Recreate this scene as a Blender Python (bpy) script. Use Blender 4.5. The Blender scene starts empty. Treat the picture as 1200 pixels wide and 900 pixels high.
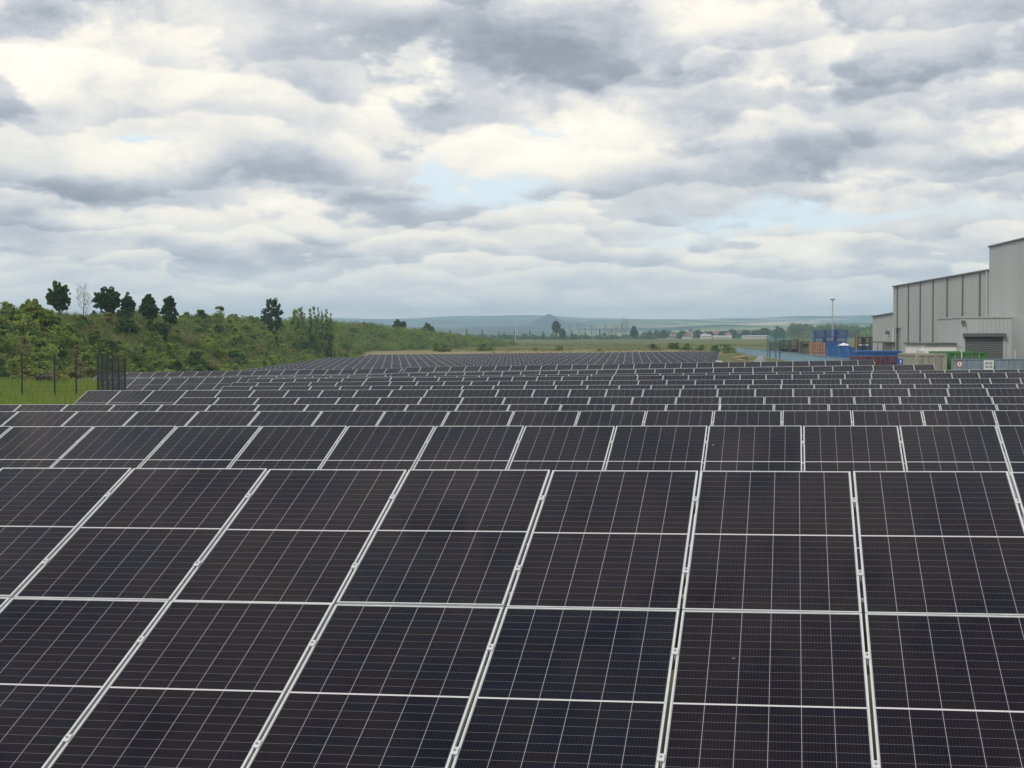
import bpy, math, random
import numpy as np
from mathutils import Matrix, Vector

random.seed(7)
scene = bpy.context.scene
COL = scene.collection
F = 1957.3            # focal length in pixels of the 1200 px wide photograph (for reasoning about sizes)

# ------------------------------------------------------------------ camera
cam_d = bpy.data.cameras.new("camera")
cam = bpy.data.objects.new("camera", cam_d)
COL.objects.link(cam)
cam_d.sensor_width = 36.0
cam_d.lens = F / 1200 * 36
cam_d.clip_start = 0.1
cam_d.clip_end = 30000
cam.matrix_world = Matrix.Rotation(math.radians(90) - 0.03063, 4, 'X') @ Matrix.Rotation(-0.00246, 4, 'Z')
scene.camera = cam

# ------------------------------------------------------------------ exposure
scene.view_settings.view_transform = 'Standard'
scene.view_settings.look = 'None'
scene.view_settings.exposure = 0.45
scene.view_settings.gamma = 1.0
scene.view_settings.use_curve_mapping = False

# ------------------------------------------------------------------ sun
SUN_EL, SUN_AZ = math.radians(48), math.radians(215)    # azimuth clockwise from +Y (behind the camera, left)
sd = bpy.data.lights.new("sun", 'SUN')
sd.energy = 1.5
sd.angle = math.radians(14)
sd.color = (1.0, 0.96, 0.9)
sun = bpy.data.objects.new("sun", sd)
COL.objects.link(sun)
sdir = Vector((math.sin(SUN_AZ) * math.cos(SUN_EL), math.cos(SUN_AZ) * math.cos(SUN_EL), math.sin(SUN_EL)))
sun.rotation_euler = sdir.to_track_quat('Z', 'Y').to_euler()


# ------------------------------------------------------------------ node helper
class NT:
    def __init__(self, tree):
        self.t = tree
        self.n = tree.nodes
        self.l = tree.links

    def link(self, a, b):
        self.l.new(a, b)

    def put(self, sock, v):
        if hasattr(v, 'is_linked') or isinstance(v, bpy.types.NodeSocket):
            self.l.new(v, sock)
        else:
            sock.default_value = v

    def m(self, op, a, b=None, c=None, clamp=False):
        nd = self.n.new('ShaderNodeMath')
        nd.operation = op
        nd.use_clamp = clamp
        self.put(nd.inputs[0], a)
        if b is not None:
            self.put(nd.inputs[1], b)
        if c is not None:
            self.put(nd.inputs[2], c)
        return nd.outputs[0]

    def add(self, a, b): return self.m('ADD', a, b)
    def sub(self, a, b): return self.m('SUBTRACT', a, b)
    def mul(self, a, b): return self.m('MULTIPLY', a, b)
    def div(self, a, b): return self.m('DIVIDE', a, b)

    def smooth(self, v, lo, hi, a=0.0, b=1.0):
        nd = self.n.new('ShaderNodeMapRange')
        nd.interpolation_type = 'SMOOTHSTEP'
        self.put(nd.inputs['Value'], v)
        self.put(nd.inputs['From Min'], lo)
        self.put(nd.inputs['From Max'], hi)
        self.put(nd.inputs['To Min'], a)
        self.put(nd.inputs['To Max'], b)
        return nd.outputs['Result']

    def xyz(self, x, y, z):
        nd = self.n.new('ShaderNodeCombineXYZ')
        self.put(nd.inputs[0], x); self.put(nd.inputs[1], y); self.put(nd.inputs[2], z)
        return nd.outputs[0]

    def sep(self, v):
        nd = self.n.new('ShaderNodeSeparateXYZ')
        self.put(nd.inputs[0], v)
        return nd.outputs

    def noise(self, vec, scale, detail=4.0, rough=0.55, dist=0.0, col=False):
        nd = self.n.new('ShaderNodeTexNoise')
        if vec is not None:
            self.put(nd.inputs['Vector'], vec)
        nd.inputs['Scale'].default_value = scale
        nd.inputs['Detail'].default_value = detail
        nd.inputs['Roughness'].default_value = rough
        nd.inputs['Distortion'].default_value = dist
        return nd.outputs['Color' if col else 'Fac']

    def mix(self, fac, a, b):
        nd = self.n.new('ShaderNodeMix')
        nd.data_type = 'RGBA'
        self.put(nd.inputs[0], fac)
        self.put(nd.inputs[6], a if isinstance(a, bpy.types.NodeSocket) else (*a, 1.0)[:4])
        self.put(nd.inputs[7], b if isinstance(b, bpy.types.NodeSocket) else (*b, 1.0)[:4])
        return nd.outputs[2]

    def ramp(self, fac, stops):
        nd = self.n.new('ShaderNodeValToRGB')
        cr = nd.color_ramp
        while len(cr.elements) < len(stops):
            cr.elements.new(0.5)
        for e, (p, c) in zip(cr.elements, stops):
            e.position = p
            e.color = (*c, 1.0)
        self.put(nd.inputs[0], fac)
        return nd.outputs[0]


# ------------------------------------------------------------------ sky: Nishita blue behind layered stratocumulus
world = bpy.data.worlds.new("World")
scene.world = world
world.use_nodes = True
wt = world.node_tree
wt.nodes.clear()
w = NT(wt)
geo = wt.nodes.new('ShaderNodeTexCoord').outputs['Generated']
dx, dy, dz = w.sep(geo)
U = w.mul(w.m('ARCTAN2', dx, dy), F)                 # azimuth, in 1/1957 rad
V = w.mul(w.m('ARCSINE', dz), F)                     # elevation, in 1/1957 rad
Vp = w.m('MAXIMUM', V, 0.0)
S = w.add(w.div(Vp, 210.0), 0.25)                    # clouds shrink towards the horizon
hi = w.smooth(V, 40.0, 250.0)
# far clouds low in the sky are small and flat, near ones overhead are large; both domains run along the horizon
PA = w.xyz(w.div(U, 250.0), w.div(V, 118.0), 0.37)
PB = w.xyz(w.div(U, 125.0), w.div(V, 40.0), 2.17)
wn = w.noise(w.xyz(w.div(U, 120.0), w.div(V, 75.0), 7.7), 1.6, 6.0, 0.62, col=True)
wr, wg, wb = w.sep(wn)
Uw = w.add(U, w.mul(w.sub(wr, 0.5), w.mul(S, 150.0)))
Vw = w.add(V, w.mul(w.sub(wg, 0.5), w.mul(S, 62.0)))


def blobs(lst, Us, Vs):
    tot = None
    for (px, py, rx, ry, amp) in lst:
        a = w.div(w.sub(Us, px - 600.0), rx)
        b = w.div(w.sub(Vs, 390.0 - py), ry)
        e = w.m('EXPONENT', w.mul(w.add(w.mul(a, a), w.mul(b, b)), -1.0))
        tot = w.mul(e, amp) if tot is None else w.m('MULTIPLY_ADD', e, amp, tot)
    return tot


CLOUDS = [  # azimuth, elevation and size of the heavier (+) and thinner (-) cloud banks
    (640, 50, 180, 45, .34), (715, 100, 105, 42, .40), (90, 0, 150, 32, .35), (480, 20, 120, 40, .22),
    (330, 195, 105, 26, .36), (440, 236, 60, 13, .36), (70, 240, 130, 20, .38), (70, 277, 120, 10, .25),
    (130, 140, 120, 26, .20), (960, 118, 130, 26, .34), (1120, 120, 110, 28, .30), (920, 182, 95, 22, .36),
    (1150, 200, 85, 11, .30), (1070, 236, 150, 9, .28), (960, -5, 120, 20, .28), (1170, 5, 110, 22, .28),
    (545, 267, 70, 8, .16), (400, 287, 120, 7, .16), (680, 228, 60, 9, .18), (1100, 70, 120, 22, .12),
    (200, 310, 220, 10, .16), (760, 325, 260, 12, .12), (1080, 325, 200, 10, .12),
    (100, 75, 75, 26, -.26), (195, 185, 55, 22, -.30), (330, 236, 85, 14, -.30), (225, 25, 55, 40, -.14),
    (880, 92, 70, 26, -.34), (720, 160, 150, 20, -.28), (650, 195, 80, 24, -.32), (1000, 212, 70, 9, -.30),
    (1190, 170, 60, 20, -.26), (1050, 160, 50, 14, -.20), (470, 40, 30, 30, -.06), (560, 290, 90, 8, -.16), (180, 260, 90, 8, -.18),
    (840, 20, 70, 25, -.14), (560, 130, 60, 30, -.10), (40, 110, 60, 20, -.1), (600, 345, 700, 14, -.06),
]
GAPS = [(180, 163, 28, 8, .55), (500, 212, 24, 26, .60), (580, 228, 68, 14, .66), (850, 264, 95, 15, .66), (930, 246, 55, 15, .55), (470, 240, 40, 8, .35),
        (790, 288, 60, 8, .42), (1050, 262, 120, 8, .36), (625, 160, 22, 8, .35), (1150, 252, 60, 7, .3), (500, 258, 40, 6, .3)]
shape = blobs(CLOUDS, Uw, Vw)


def layered(off):
    """the two cloud domains, sampled a little higher (off) to tell tops from bases"""
    va = w.xyz(w.div(U, 250.0), w.div(w.add(V, off), 118.0), 0.37)
    vb = w.xyz(w.div(U, 125.0), w.div(w.add(V, off * 0.55), 40.0), 2.17)
    na = w.noise(va, 1.7, 9.0, 0.56, 0.25)
    nb = w.noise(vb, 1.5, 8.0, 0.56, 0.2)
    return w.add(w.mul(na, hi), w.mul(nb, w.sub(1.0, hi)))


fbm = layered(0.0)
fbm_hi = layered(13.0)
fine = w.noise(w.xyz(w.div(Uw, 60.0), w.div(Vw, 34.0), 4.1), 1.6, 7.0, 0.6, 0.3)
rim = w.mul(w.sub(fbm, fbm_hi), 1.0)                 # where the bank thins upwards its top catches the light
D = w.add(w.add(w.mul(shape, 1.0), w.mul(w.sub(fbm, 0.5), 0.95)), w.mul(w.sub(fine, 0.5), 0.30))
D = w.sub(D, w.mul(rim, 0.7))
# each bank has a flat grey base with a crisp lower edge and a lit top that fades up into it


def banks(freq, seed, k, amp):
    na = w.noise(w.xyz(w.div(U, 300.0 * k), w.div(V, 150.0 * k), seed), 1.0, 7.0, 0.50, 0.15)
    nb = w.noise(w.xyz(w.div(U, 150.0 * k), w.div(V, 52.0 * k), seed + 3.0), 1.0, 7.0, 0.50, 0.15)
    nz = w.add(w.mul(na, hi), w.mul(nb, w.sub(1.0, hi)))
    ph = w.add(w.mul(w.m('LOGARITHM', w.add(Vp, 70.0), math.e), freq), w.mul(w.sub(nz, 0.5), amp))
    T = w.m('FRACT', ph)
    up = w.smooth(T, 0.05, 0.80, 1.0, 0.0)
    edge = w.smooth(T, 0.86, 1.0, 0.0, 1.0)
    return w.m('MAXIMUM', up, edge)


msk = w.smooth(w.noise(w.xyz(w.div(U, 260.0), w.div(V, 120.0), 11.3), 1.0, 3.0, 0.5), 0.32, 0.62)
low = w.smooth(V, 10.0, 100.0, 0.55, 1.0)
bk = w.add(w.mul(w.sub(banks(2.4, 3.3, 1.0, 3.2), 0.45), w.add(w.mul(msk, 0.26), 0.20)),
           w.mul(w.sub(banks(4.2, 8.9, 0.62, 3.0), 0.45), 0.22))
D = w.add(D, w.mul(bk, low))
cloud = w.ramp(w.m('ADD', w.mul(D, 0.80), 0.395, clamp=True), [
    (0.0, (8.6, 8.2, 7.3)), (0.22, (7.8, 7.4, 6.6)), (0.40, (6.3, 6.2, 6.0)), (0.58, (4.75, 4.9, 5.2)),
    (0.80, (3.15, 3.4, 3.85)), (1.0, (2.35, 2.55, 3.0))])
# pale veil close to the horizon
veil = w.smooth(V, 120.0, 0.0)
cloud = w.mix(w.mul(veil, 0.60), cloud, (7.9, 7.95, 7.8))
gap = w.add(blobs(GAPS, Uw, Vw), w.mul(w.sub(fine, 0.5), 0.5))
gapm = w.smooth(w.sub(gap, w.mul(w.m('MAXIMUM', D, 0.0), 0.55)), 0.02, 0.60)
nish = wt.nodes.new('ShaderNodeTexSky')
nish.sky_type = 'NISHITA'
nish.sun_disc = False
nish.sun_elevation = SUN_EL
nish.sun_rotation = SUN_AZ
nish.air_density = 1.0
nish.dust_density = 1.2
thin = w.mix(0.80, nish.outputs[0], (6.4, 7.3, 7.9))  # thin high haze in the gaps
skyc = w.mix(gapm, cloud, thin)
below = w.smooth(V, -2.0, -60.0)
skyc = w.mix(below, skyc, (2.2, 2.3, 2.1))
bg = wt.nodes.new('ShaderNodeBackground')
bg.inputs['Strength'].default_value = 0.1
w.link(skyc, bg.inputs['Color'])
wo = wt.nodes.new('ShaderNodeOutputWorld')
w.link(bg.outputs[0], wo.inputs['Surface'])
world.cycles.sampling_method = 'MANUAL'
world.cycles.sample_map_resolution = 512


# ------------------------------------------------------------------ materials
def mat(name):
    m = bpy.data.materials.new(name)
    m.use_nodes = True
    t = NT(m.node_tree)
    bsdf = m.node_tree.nodes['Principled BSDF']
    return m, t, bsdf


def simple(name, col, rough=0.6, metal=0.0, var=0.12, scale=3.0, spec=0.5, bump=0.0):
    """plain surface with a little uneven tone"""
    m, t, b = mat(name)
    co = m.node_tree.nodes.new('ShaderNodeTexCoord').outputs['Object']
    n = t.noise(co, scale, 6.0, 0.6)
    lo = tuple(c * (1 - var) for c in col)
    hi_ = tuple(min(1, c * (1 + var)) for c in col)
    t.link(t.mix(t.smooth(n, 0.3, 0.7), lo, hi_), b.inputs['Base Color'])
    b.inputs['Roughness'].default_value = rough
    b.inputs['Metallic'].default_value = metal
    b.inputs['Specular IOR Level'].default_value = spec
    if bump:
        bp = m.node_tree.nodes.new('ShaderNodeBump')
        bp.inputs['Strength'].default_value = bump
        bp.inputs['Distance'].default_value = 0.02
        t.link(n, bp.inputs['Height'])
        t.link(bp.outputs[0], b.inputs['Normal'])
    return m


MW, ML, LIP = 1.134, 2.278, 0.011          # one photovoltaic module and the lip of its frame
PITCH_COL = 1.154


def pv_glass():
    m, t, b = mat("photovoltaic_glass")
    nd = m.node_tree.nodes
    uv = nd.new('ShaderNodeUVMap').outputs[0]
    u, v, _ = t.sep(uv)                      # metres across and up the module
    mg = 0.004
    wi, le = MW - 2 * LIP, ML - 2 * LIP
    cp = (wi - 2 * mg) / 6
    half = (le - 2 * mg - 0.016) / 2
    rp = half / 12
    uu = t.div(t.sub(u, mg), cp)
    fu = t.m('FRACT', uu)
    du = t.mul(t.m('MINIMUM', fu, t.sub(1.0, fu)), cp)          # distance to the nearest column gap
    vm = t.m('ABSOLUTE', t.sub(v, le / 2))                       # distance from the middle gap
    vv = t.div(t.sub(vm, 0.008), rp)
    fv = t.m('FRACT', vv)
    dv = t.mul(t.m('MINIMUM', fv, t.sub(1.0, fv)), rp)
    edge = t.m('MINIMUM', t.m('MINIMUM', u, t.sub(wi, u)), t.m('MINIMUM', v, t.sub(le, v)))
    col_gap = t.m('LESS_THAN', du, 0.00135)
    row_gap = t.m('LESS_THAN', dv, 0.0011)
    mid = t.m('LESS_THAN', vm, 0.0085)
    marg = t.m('LESS_THAN', edge, mg)
    bus = t.m('FRACT', t.mul(fu, 10.0))
    busd = t.mul(t.m('ABSOLUTE', t.sub(bus, 0.5)), cp / 10)
    busb = t.m('LESS_THAN', busd, 0.00045)
    rnd = nd.new('ShaderNodeObjectInfo').outputs['Random']
    pos = nd.new('ShaderNodeNewGeometry').outputs['Position']
    n1 = t.noise(pos, 0.55, 4.0, 0.6)
    cell_id = t.xyz(t.m('FLOOR', uu), t.m('FLOOR', t.div(v, rp)), t.mul(rnd, 57.0))
    wn_ = nd.new('ShaderNodeTexWhiteNoise')
    t.link(cell_id, wn_.inputs['Vector'])
    tone = t.m('ADD', t.add(t.mul(n1, 0.72), t.mul(rnd, 0.28)), t.mul(t.sub(wn_.outputs['Value'], 0.5), 0.22))
    cell = t.ramp(tone, [(0.28, (0.0028, 0.0034, 0.0125)), (0.45, (0.0040, 0.0036, 0.0088)), (0.60, (0.0066, 0.0046, 0.0074)), (0.74, (0.0034, 0.0036, 0.0115))])
    c = t.mix(t.mul(busb, 0.5), cell, (0.085, 0.085, 0.095))
    c = t.mix(row_gap, c, (0.15, 0.15, 0.16))
    c = t.mix(col_gap, c, (0.33, 0.33, 0.36))
    c = t.mix(mid, c, (0.50, 0.50, 0.52))
    c = t.mix(marg, c, (0.34, 0.34, 0.36))
    # thin film of dust
    dust = t.smooth(t.noise(pos, 1.7, 8.0, 0.65), 0.42, 0.8)
    low_edge = t.mul(t.smooth(v, 0.10, 0.0), t.smooth(t.noise(pos, 6.0, 4.0, 0.6), 0.35, 0.75))    # grime above the lower frame
    c = t.mix(t.add(t.mul(dust, 0.010), t.mul(low_edge, 0.05)), c, (0.30, 0.28, 0.25))
    drop = t.smooth(t.noise(pos, 5.5, 2.0, 0.5), 0.80, 0.83)                          # a few droppings
    c = t.mix(t.mul(drop, 0.35), c, (0.45, 0.44, 0.42))
    t.link(c, b.inputs['Base Color'])
    t.link(t.add(t.mul(dust, 0.14), 0.04), b.inputs['Roughness'])
    b.inputs['IOR'].default_value = 1.12     # anti-reflective front glass
    b.inputs['Specular Tint'].default_value = (0.84, 0.78, 1.0, 1)
    return m


M = {}
M['glass'] = pv_glass()
M['frame'] = simple("anodised_aluminium", (0.58, 0.60, 0.62), 0.38, 0.35, 0.10, 5.0)
M['steel'] = simple("galvanised_steel", (0.42, 0.43, 0.44), 0.5, 0.6, 0.15, 12.0)
M['bolt'] = simple("bolt_steel", (0.35, 0.36, 0.37), 0.4, 0.8, 0.1, 20.0)


# ------------------------------------------------------------------ mesh helpers
class MB:
    """collects faces, links them as one mesh object"""
    def __init__(self):
        self.v, self.f, self.mi, self.uv = [], [], [], []

    def face(self, pts, mi=0, uv=None):
        k = len(self.v)
        self.v.extend([tuple(p) for p in pts])
        self.f.append(tuple(range(k, k + len(pts))))
        self.mi.append(mi)
        self.uv.append(uv if uv else [(0, 0)] * len(pts))

    def box(self, x0, x1, y0, y1, z0, z1, mi=0, M4=None):
        p = [(x, y, z) for z in (z0, z1) for y in (y0, y1) for x in (x0, x1)]
        if M4 is not None:
            p = [tuple(M4 @ Vector(q)) for q in p]
        for q in ((0, 2, 3, 1), (4, 5, 7, 6), (0, 1, 5, 4), (2, 6, 7, 3), (0, 4, 6, 2), (1, 3, 7, 5)):
            self.face([p[i] for i in q], mi)

    def bar(self, a, b, wx, wy=None, mi=0, up=(0, 0, 1)):
        a, b = Vector(a), Vector(b)
        wy = wy or wx
        d = (b - a)
        L = d.length
        d.normalize()
        upv = Vector(up)
        if abs(d.dot(upv)) > 0.98:
            upv = Vector((1, 0, 0))
        s = d.cross(upv).normalized()
        t = s.cross(d)
        R = Matrix((s, d, t)).transposed().to_4x4()
        R.translation = a
        self.box(-wx / 2, wx / 2, 0, L, -wy / 2, wy / 2, mi, R)

    def tube(self, a, b, r0, r1=None, n=8, mi=0, cap=True):
        a, b = Vector(a), Vector(b)
        r1 = r0 if r1 is None else r1
        d = (b - a).normalized()
        s = d.cross(Vector((0, 0, 1)) if abs(d.z) < 0.95 else Vector((1, 0, 0))).normalized()
        t = s.cross(d)
        A = [a + (s * math.cos(2 * math.pi * i / n) + t * math.sin(2 * math.pi * i / n)) * r0 for i in range(n)]
        B = [b + (s * math.cos(2 * math.pi * i / n) + t * math.sin(2 * math.pi * i / n)) * r1 for i in range(n)]
        for i in range(n):
            j = (i + 1) % n
            self.face([A[i], A[j], B[j], B[i]], mi)
        if cap:
            self.face(B, mi)
            self.face(A[::-1], mi)

    def mesh(self, name, mats):
        me = bpy.data.meshes.new(name)
        me.from_pydata(self.v, [], self.f)
        for m_ in (mats if isinstance(mats, (list, tuple)) else [mats]):
            me.materials.append(m_)
        me.polygons.foreach_set('material_index', self.mi)
        ul = me.uv_layers.new(name="UVMap")
        flat = [c for face in self.uv for p in face for c in p]
        ul.data.foreach_set('uv', flat)
        me.update()
        return me

    def build(self, name, mats, parent=None, loc=None):
        o = bpy.data.objects.new(name, self.mesh(name, mats))
        COL.objects.link(o)
        if parent is not None:
            o.parent = parent
        if loc is not None:
            o.location = loc
        return o


def put_mesh(name, me, parent=None, loc=None, rot=None, sc=None):
    o = bpy.data.objects.new(name, me)
    COL.objects.link(o)
    if parent is not None:
        o.parent = parent
    if loc is not None:
        o.location = loc
    if rot is not None:
        o.rotation_euler = rot
    if sc is not None:
        o.scale = sc
    return o


def tag(o, label=None, cat=None, group=None, kind=None):
    if label: o['label'] = label
    if cat: o['category'] = cat
    if group: o['group'] = group
    if kind: o['kind'] = kind
    return o


def empty(name, loc=(0, 0, 0), rz=0.0):
    o = bpy.data.objects.new(name, None)
    COL.objects.link(o)
    o.location = loc
    o.rotation_euler = (0, 0, rz)
    o.empty_display_size = 0.3
    return o


def copy_tree(o, parent=None):
    c = o.copy()
    COL.objects.link(c)
    if parent is not None:
        c.parent = parent
    for ch in o.children:
        copy_tree(ch, c)
    return c


def np_mesh(name, verts, faces, mats):
    """quads or triangles from numpy arrays"""
    me = bpy.data.meshes.new(name)
    nv, nf, k = len(verts), len(faces), faces.shape[1]
    me.vertices.add(nv)
    me.vertices.foreach_set('co', np.asarray(verts, dtype=np.float32).ravel())
    me.loops.add(nf * k)
    me.loops.foreach_set('vertex_index', np.asarray(faces, dtype=np.int32).ravel())
    me.polygons.add(nf)
    me.polygons.foreach_set('loop_start', np.arange(0, nf * k, k, dtype=np.int32))
    me.polygons.foreach_set('loop_total', np.full(nf, k, dtype=np.int32))
    for m_ in (mats if isinstance(mats, (list, tuple)) else [mats]):
        me.materials.append(m_)
    me.update(calc_edges=True)
    me.validate()
    return me


def ordinal(n):
    return ["first", "second", "third", "fourth", "fifth", "sixth", "seventh", "eighth", "ninth", "tenth", "eleventh",
            "twelfth", "thirteenth", "fourteenth", "fifteenth", "sixteenth", "seventeenth", "eighteenth"][n - 1]


# ------------------------------------------------------------------ the lie of the land
YAW = -0.1686                               # the rows run a little towards the camera on the right
UX = (math.cos(YAW), math.sin(YAW))
NX = (-math.sin(YAW), math.cos(YAW))
TILT = 0.3202
TOPH = 2.15                                 # upper edge of a table above the ground
K_Z = [-1.075, -1.181, -1.359, -1.578, -1.734, -1.797, -1.919, -1.985, -2.02, -2.15, -2.42, -2.33, -2.62, -2.66, -2.45,
       -2.85, -3.15, -3.4, -3.58, -3.68, -3.74, -3.77, -3.78, -3.78, -3.78, -3.78, -3.77, -3.76, -3.75, -3.74, -3.73,
       -3.72, -3.71, -3.70, -3.69, -3.68, -3.67]
N_ROWS = len(K_Z)
K_Y = [13.11, 21.13, 29.12, 36.91, 45.07, 53.02, 61.05] + [61.05 + 8.0 * (i + 1) for i in range(N_ROWS - 7)]
K_S = [.0074, .0077, .0065, .0053, .0056, .0058, .006, .008, .0105, .013, .016, .018, .0175, .017, .0165, .015, .013, .012, .011, .010] + [.0095] * (N_ROWS - 20)


def row_z(Y0, X):
    return float(np.interp(Y0, K_Y, K_Z)) + float(np.interp(Y0, K_Y, K_S)) * X


def ground_np(X, Y):
    """height of the ground, camera eye at 0"""
    Y0 = Y - np.tan(YAW) * X                # distance of the row line through this point, measured at X = 0
    Yc = np.clip(Y0, 5, 330)
    t = Yc - 2.2
    z = np.interp(t, K_Y + [318, 326, 345, 1000], K_Z + [-3.4, -2.0, -1.75, -1.9]) - TOPH
    s = np.interp(t, K_Y, K_S)
    Xc = np.clip(X, -32, 30)
    z = z + s * Xc * np.interp(Y, [0, 300, 330], [1, 1, 0.3])
    # the field behind the array
    fld = np.interp(Y, [320, 420, 700, 1000, 1250, 1500], [-3.75, -3.9, -4.0, -4.15, -5.2, -7.0])
    k = np.clip((Y - 312) / 20, 0, 1)
    k = k * k * (3 - 2 * k)
    z = z * (1 - k) + fld * k
    # the yard on the right lies level
    xe = np.interp(Y, [60, 130, 160, 215, 300], [28, 27.5, 25.8, 26.3, 37])
    ky = np.clip((X - xe) / 4, 0, 1) * np.clip((Y - 60) / 30, 0, 1) * np.clip((400 - Y) / 80, 0, 1)
    z = z * (1 - ky) + (-4.2) * ky
    # the meadow beside the row ends lies higher than the array behind it
    km = np.clip((-11.6 - 0.30 * np.clip(Y - 61, 0, 60) - X) / 2.2, 0, 1) * np.clip((Y - 56) / 6, 0, 1) * np.clip((107 - Y) / 13, 0, 1)
    km = km * km * (3 - 2 * km)
    z = z * (1 - km) + (-2.95 + 0.004 * (Y - 75)) * km
    bump = 0.05 * np.sin(X * 0.9 + Y * 0.31) + 0.05 * np.sin(Y * 0.7 - X * 0.43) + 0.10 * np.sin(X * .21 + 1.3) * np.sin(Y * .17)
    return z + bump * np.where(Y > 330, 2.0, 0.6)


def ground(X, Y):
    return float(ground_np(np.array([float(X)]), np.array([float(Y)]))[0])


def grid_mesh(name, Ys, xs_of, zfun, mats, nx):
    rows = []
    for y in Ys:
        a, b = xs_of(y)
        x = np.linspace(a, b, nx)
        rows.append(np.stack([x, np.full(nx, y), zfun(x, np.full(nx, y))], 1))
    Vv = np.concatenate(rows)
    ny = len(Ys)
    i, j = np.meshgrid(np.arange(ny - 1), np.arange(nx - 1), indexing='ij')
    a = (i * nx + j).ravel()
    fc = np.stack([a, a + 1, a + nx + 1, a + nx], 1)
    me = np_mesh(name, Vv, fc, mats)
    me.polygons.foreach_set('use_smooth', [True] * len(me.polygons))
    return me


def ground_material():
    m, t, b = mat("grassland")
    pos = m.node_tree.nodes.new('ShaderNodeNewGeometry').outputs['Position']
    x, y, z = t.sep(pos)
    n1 = t.noise(pos, 0.05, 8.0, 0.62)
    n2 = t.noise(pos, 0.9, 8.0, 0.65)
    n3 = t.noise(t.xyz(t.mul(x, 0.25), y, z), 0.03, 6.0, 0.6)
    g = t.ramp(t.add(t.mul(n1, 0.6), t.mul(n2, 0.4)), [(0.3, (0.050, 0.070, 0.020)), (0.47, (0.085, 0.105, 0.032)), (0.58, (0.125, 0.125, 0.048)), (0.72, (0.20, 0.17, 0.085))])
    # bare tan soil strip behind the last rows, yard gravel on the right
    tan = t.mul(t.mul(t.smooth(y, 318, 324), t.smooth(t.add(y, t.mul(n1, 120.0)), 425, 395)), t.smooth(n3, 0.30, 0.52))
    g = t.mix(t.mul(tan, 0.7), g, (0.30, 0.235, 0.145))
    dry = t.mul(t.smooth(n3, 0.58, 0.74), t.smooth(y, 330, 420))
    g = t.mix(t.mul(dry, 0.55), g, (0.21, 0.18, 0.085))
    yedge = t.m('MAXIMUM', 28.5, t.add(37.5, t.mul(t.sub(y, 186.0), 0.0508)))
    yard = t.mul(t.smooth(t.sub(t.add(x, t.mul(n2, 1.5)), yedge), 0.0, 1.2), t.smooth(y, 330, 300))
    g = t.mix(yard, g, (0.25, 0.245, 0.23))
    array_shade = t.mul(t.smooth(t.m('ABSOLUTE', x), 27.0, 24.0), t.smooth(y, 310, 300))  # shade beneath the panel rows, put into the ground colour
    g = t.mix(t.mul(array_shade, 0.55), g, (0.060, 0.056, 0.040))
    t.link(g, b.inputs['Base Color'])
    b.inputs['Roughness'].default_value = 0.95
    b.inputs['Specular IOR Level'].default_value = 0.15
    bp = m.node_tree.nodes.new('ShaderNodeBump')
    bp.inputs['Strength'].default_value = 0.7
    bp.inputs['Distance'].default_value = 0.15
    t.link(n2, bp.inputs['Height'])
    t.link(bp.outputs[0], b.inputs['Normal'])
    return m


M['ground'] = ground_material()
Ys = list(np.concatenate([np.arange(-40, 0, 8), np.arange(0, 340, 2.0), np.arange(340, 700, 12), np.arange(700, 1501, 40)]))
gm = grid_mesh("ground", Ys, lambda y: (-90 - 0.5 * max(y, 0), 90 + 0.5 * max(y, 0)), ground_np, M['ground'], 161)
tag(put_mesh("ground", gm), kind='structure')


# ------------------------------------------------------------------ far country: rolling fields and the long hill
def hills_np(X, Y):
    e = np.interp(Y, [1480, 1800, 2400, 3200, 4200, 5200, 6200, 6600], [-9.5, -7.5, -1.0, 5.5, 9.5, 13.0, 16.0, 15.0])
    A = X / Y
    e = e + np.interp(Y, [1480, 2400, 6200], [0, 1, 1]) * (
        1.7 * np.sin(A * 23 + Y * .0013) + 1.3 * np.sin(A * 41 - Y * .0021 + 2) + 0.5 * np.sin(A * 117 + Y * .004))
    # two long spurs that overlap on the right
    for (y0, wd, a0, aw, h) in ((3300, 330, 0.26, 0.13, 5.0), (4300, 360, 0.10, 0.12, 2.0), (2650, 260, 0.16, 0.07, 2.8)):
        e = e + h * np.exp(-((Y - y0) / wd) ** 2) * np.exp(-((A - a0) / aw) ** 2)
    e = e + np.interp(Y, [5200, 6200], [0, 1]) * (np.interp(A, [-.31, -.1, 0.06, .12, .2, .31], [1.5, 2.0, 1.6, 1.0, 3.0, 5.5]))
    return e / F * Y


def hill_material():
    m, t, b = mat("distant_farmland")
    pos = m.node_tree.nodes.new('ShaderNodeNewGeometry').outputs['Position']
    x, y, z = t.sep(pos)
    q = t.xyz(t.mul(x, 1.0), t.mul(y, 0.55), 0.0)
    vo = m.node_tree.nodes.new('ShaderNodeTexVoronoi')
    vo.inputs['Scale'].default_value = 0.0042
    t.link(q, vo.inputs['Vector'])
    r, g_, b_ = t.sep(vo.outputs['Color'])
    c = t.ramp(r, [(0.0, (0.05, 0.085, 0.03)), (0.25, (0.10, 0.15, 0.05)), (0.45, (0.19, 0.21, 0.085)), (0.62, (0.36, 0.30, 0.23)), (0.8, (0.22, 0.30, 0.11)), (1.0, (0.42, 0.37, 0.29))])
    wood = t.smooth(t.noise(t.xyz(x, t.mul(y, 0.6), 0.0), 0.0030, 5.0, 0.6), 0.50, 0.56)
    c = t.mix(wood, c, (0.022, 0.040, 0.018))
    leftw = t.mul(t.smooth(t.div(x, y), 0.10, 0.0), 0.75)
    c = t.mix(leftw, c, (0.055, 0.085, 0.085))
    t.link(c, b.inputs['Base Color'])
    b.inputs['Roughness'].default_value = 1.0
    b.inputs['Specular IOR Level'].default_value = 0.0
    return m


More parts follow.
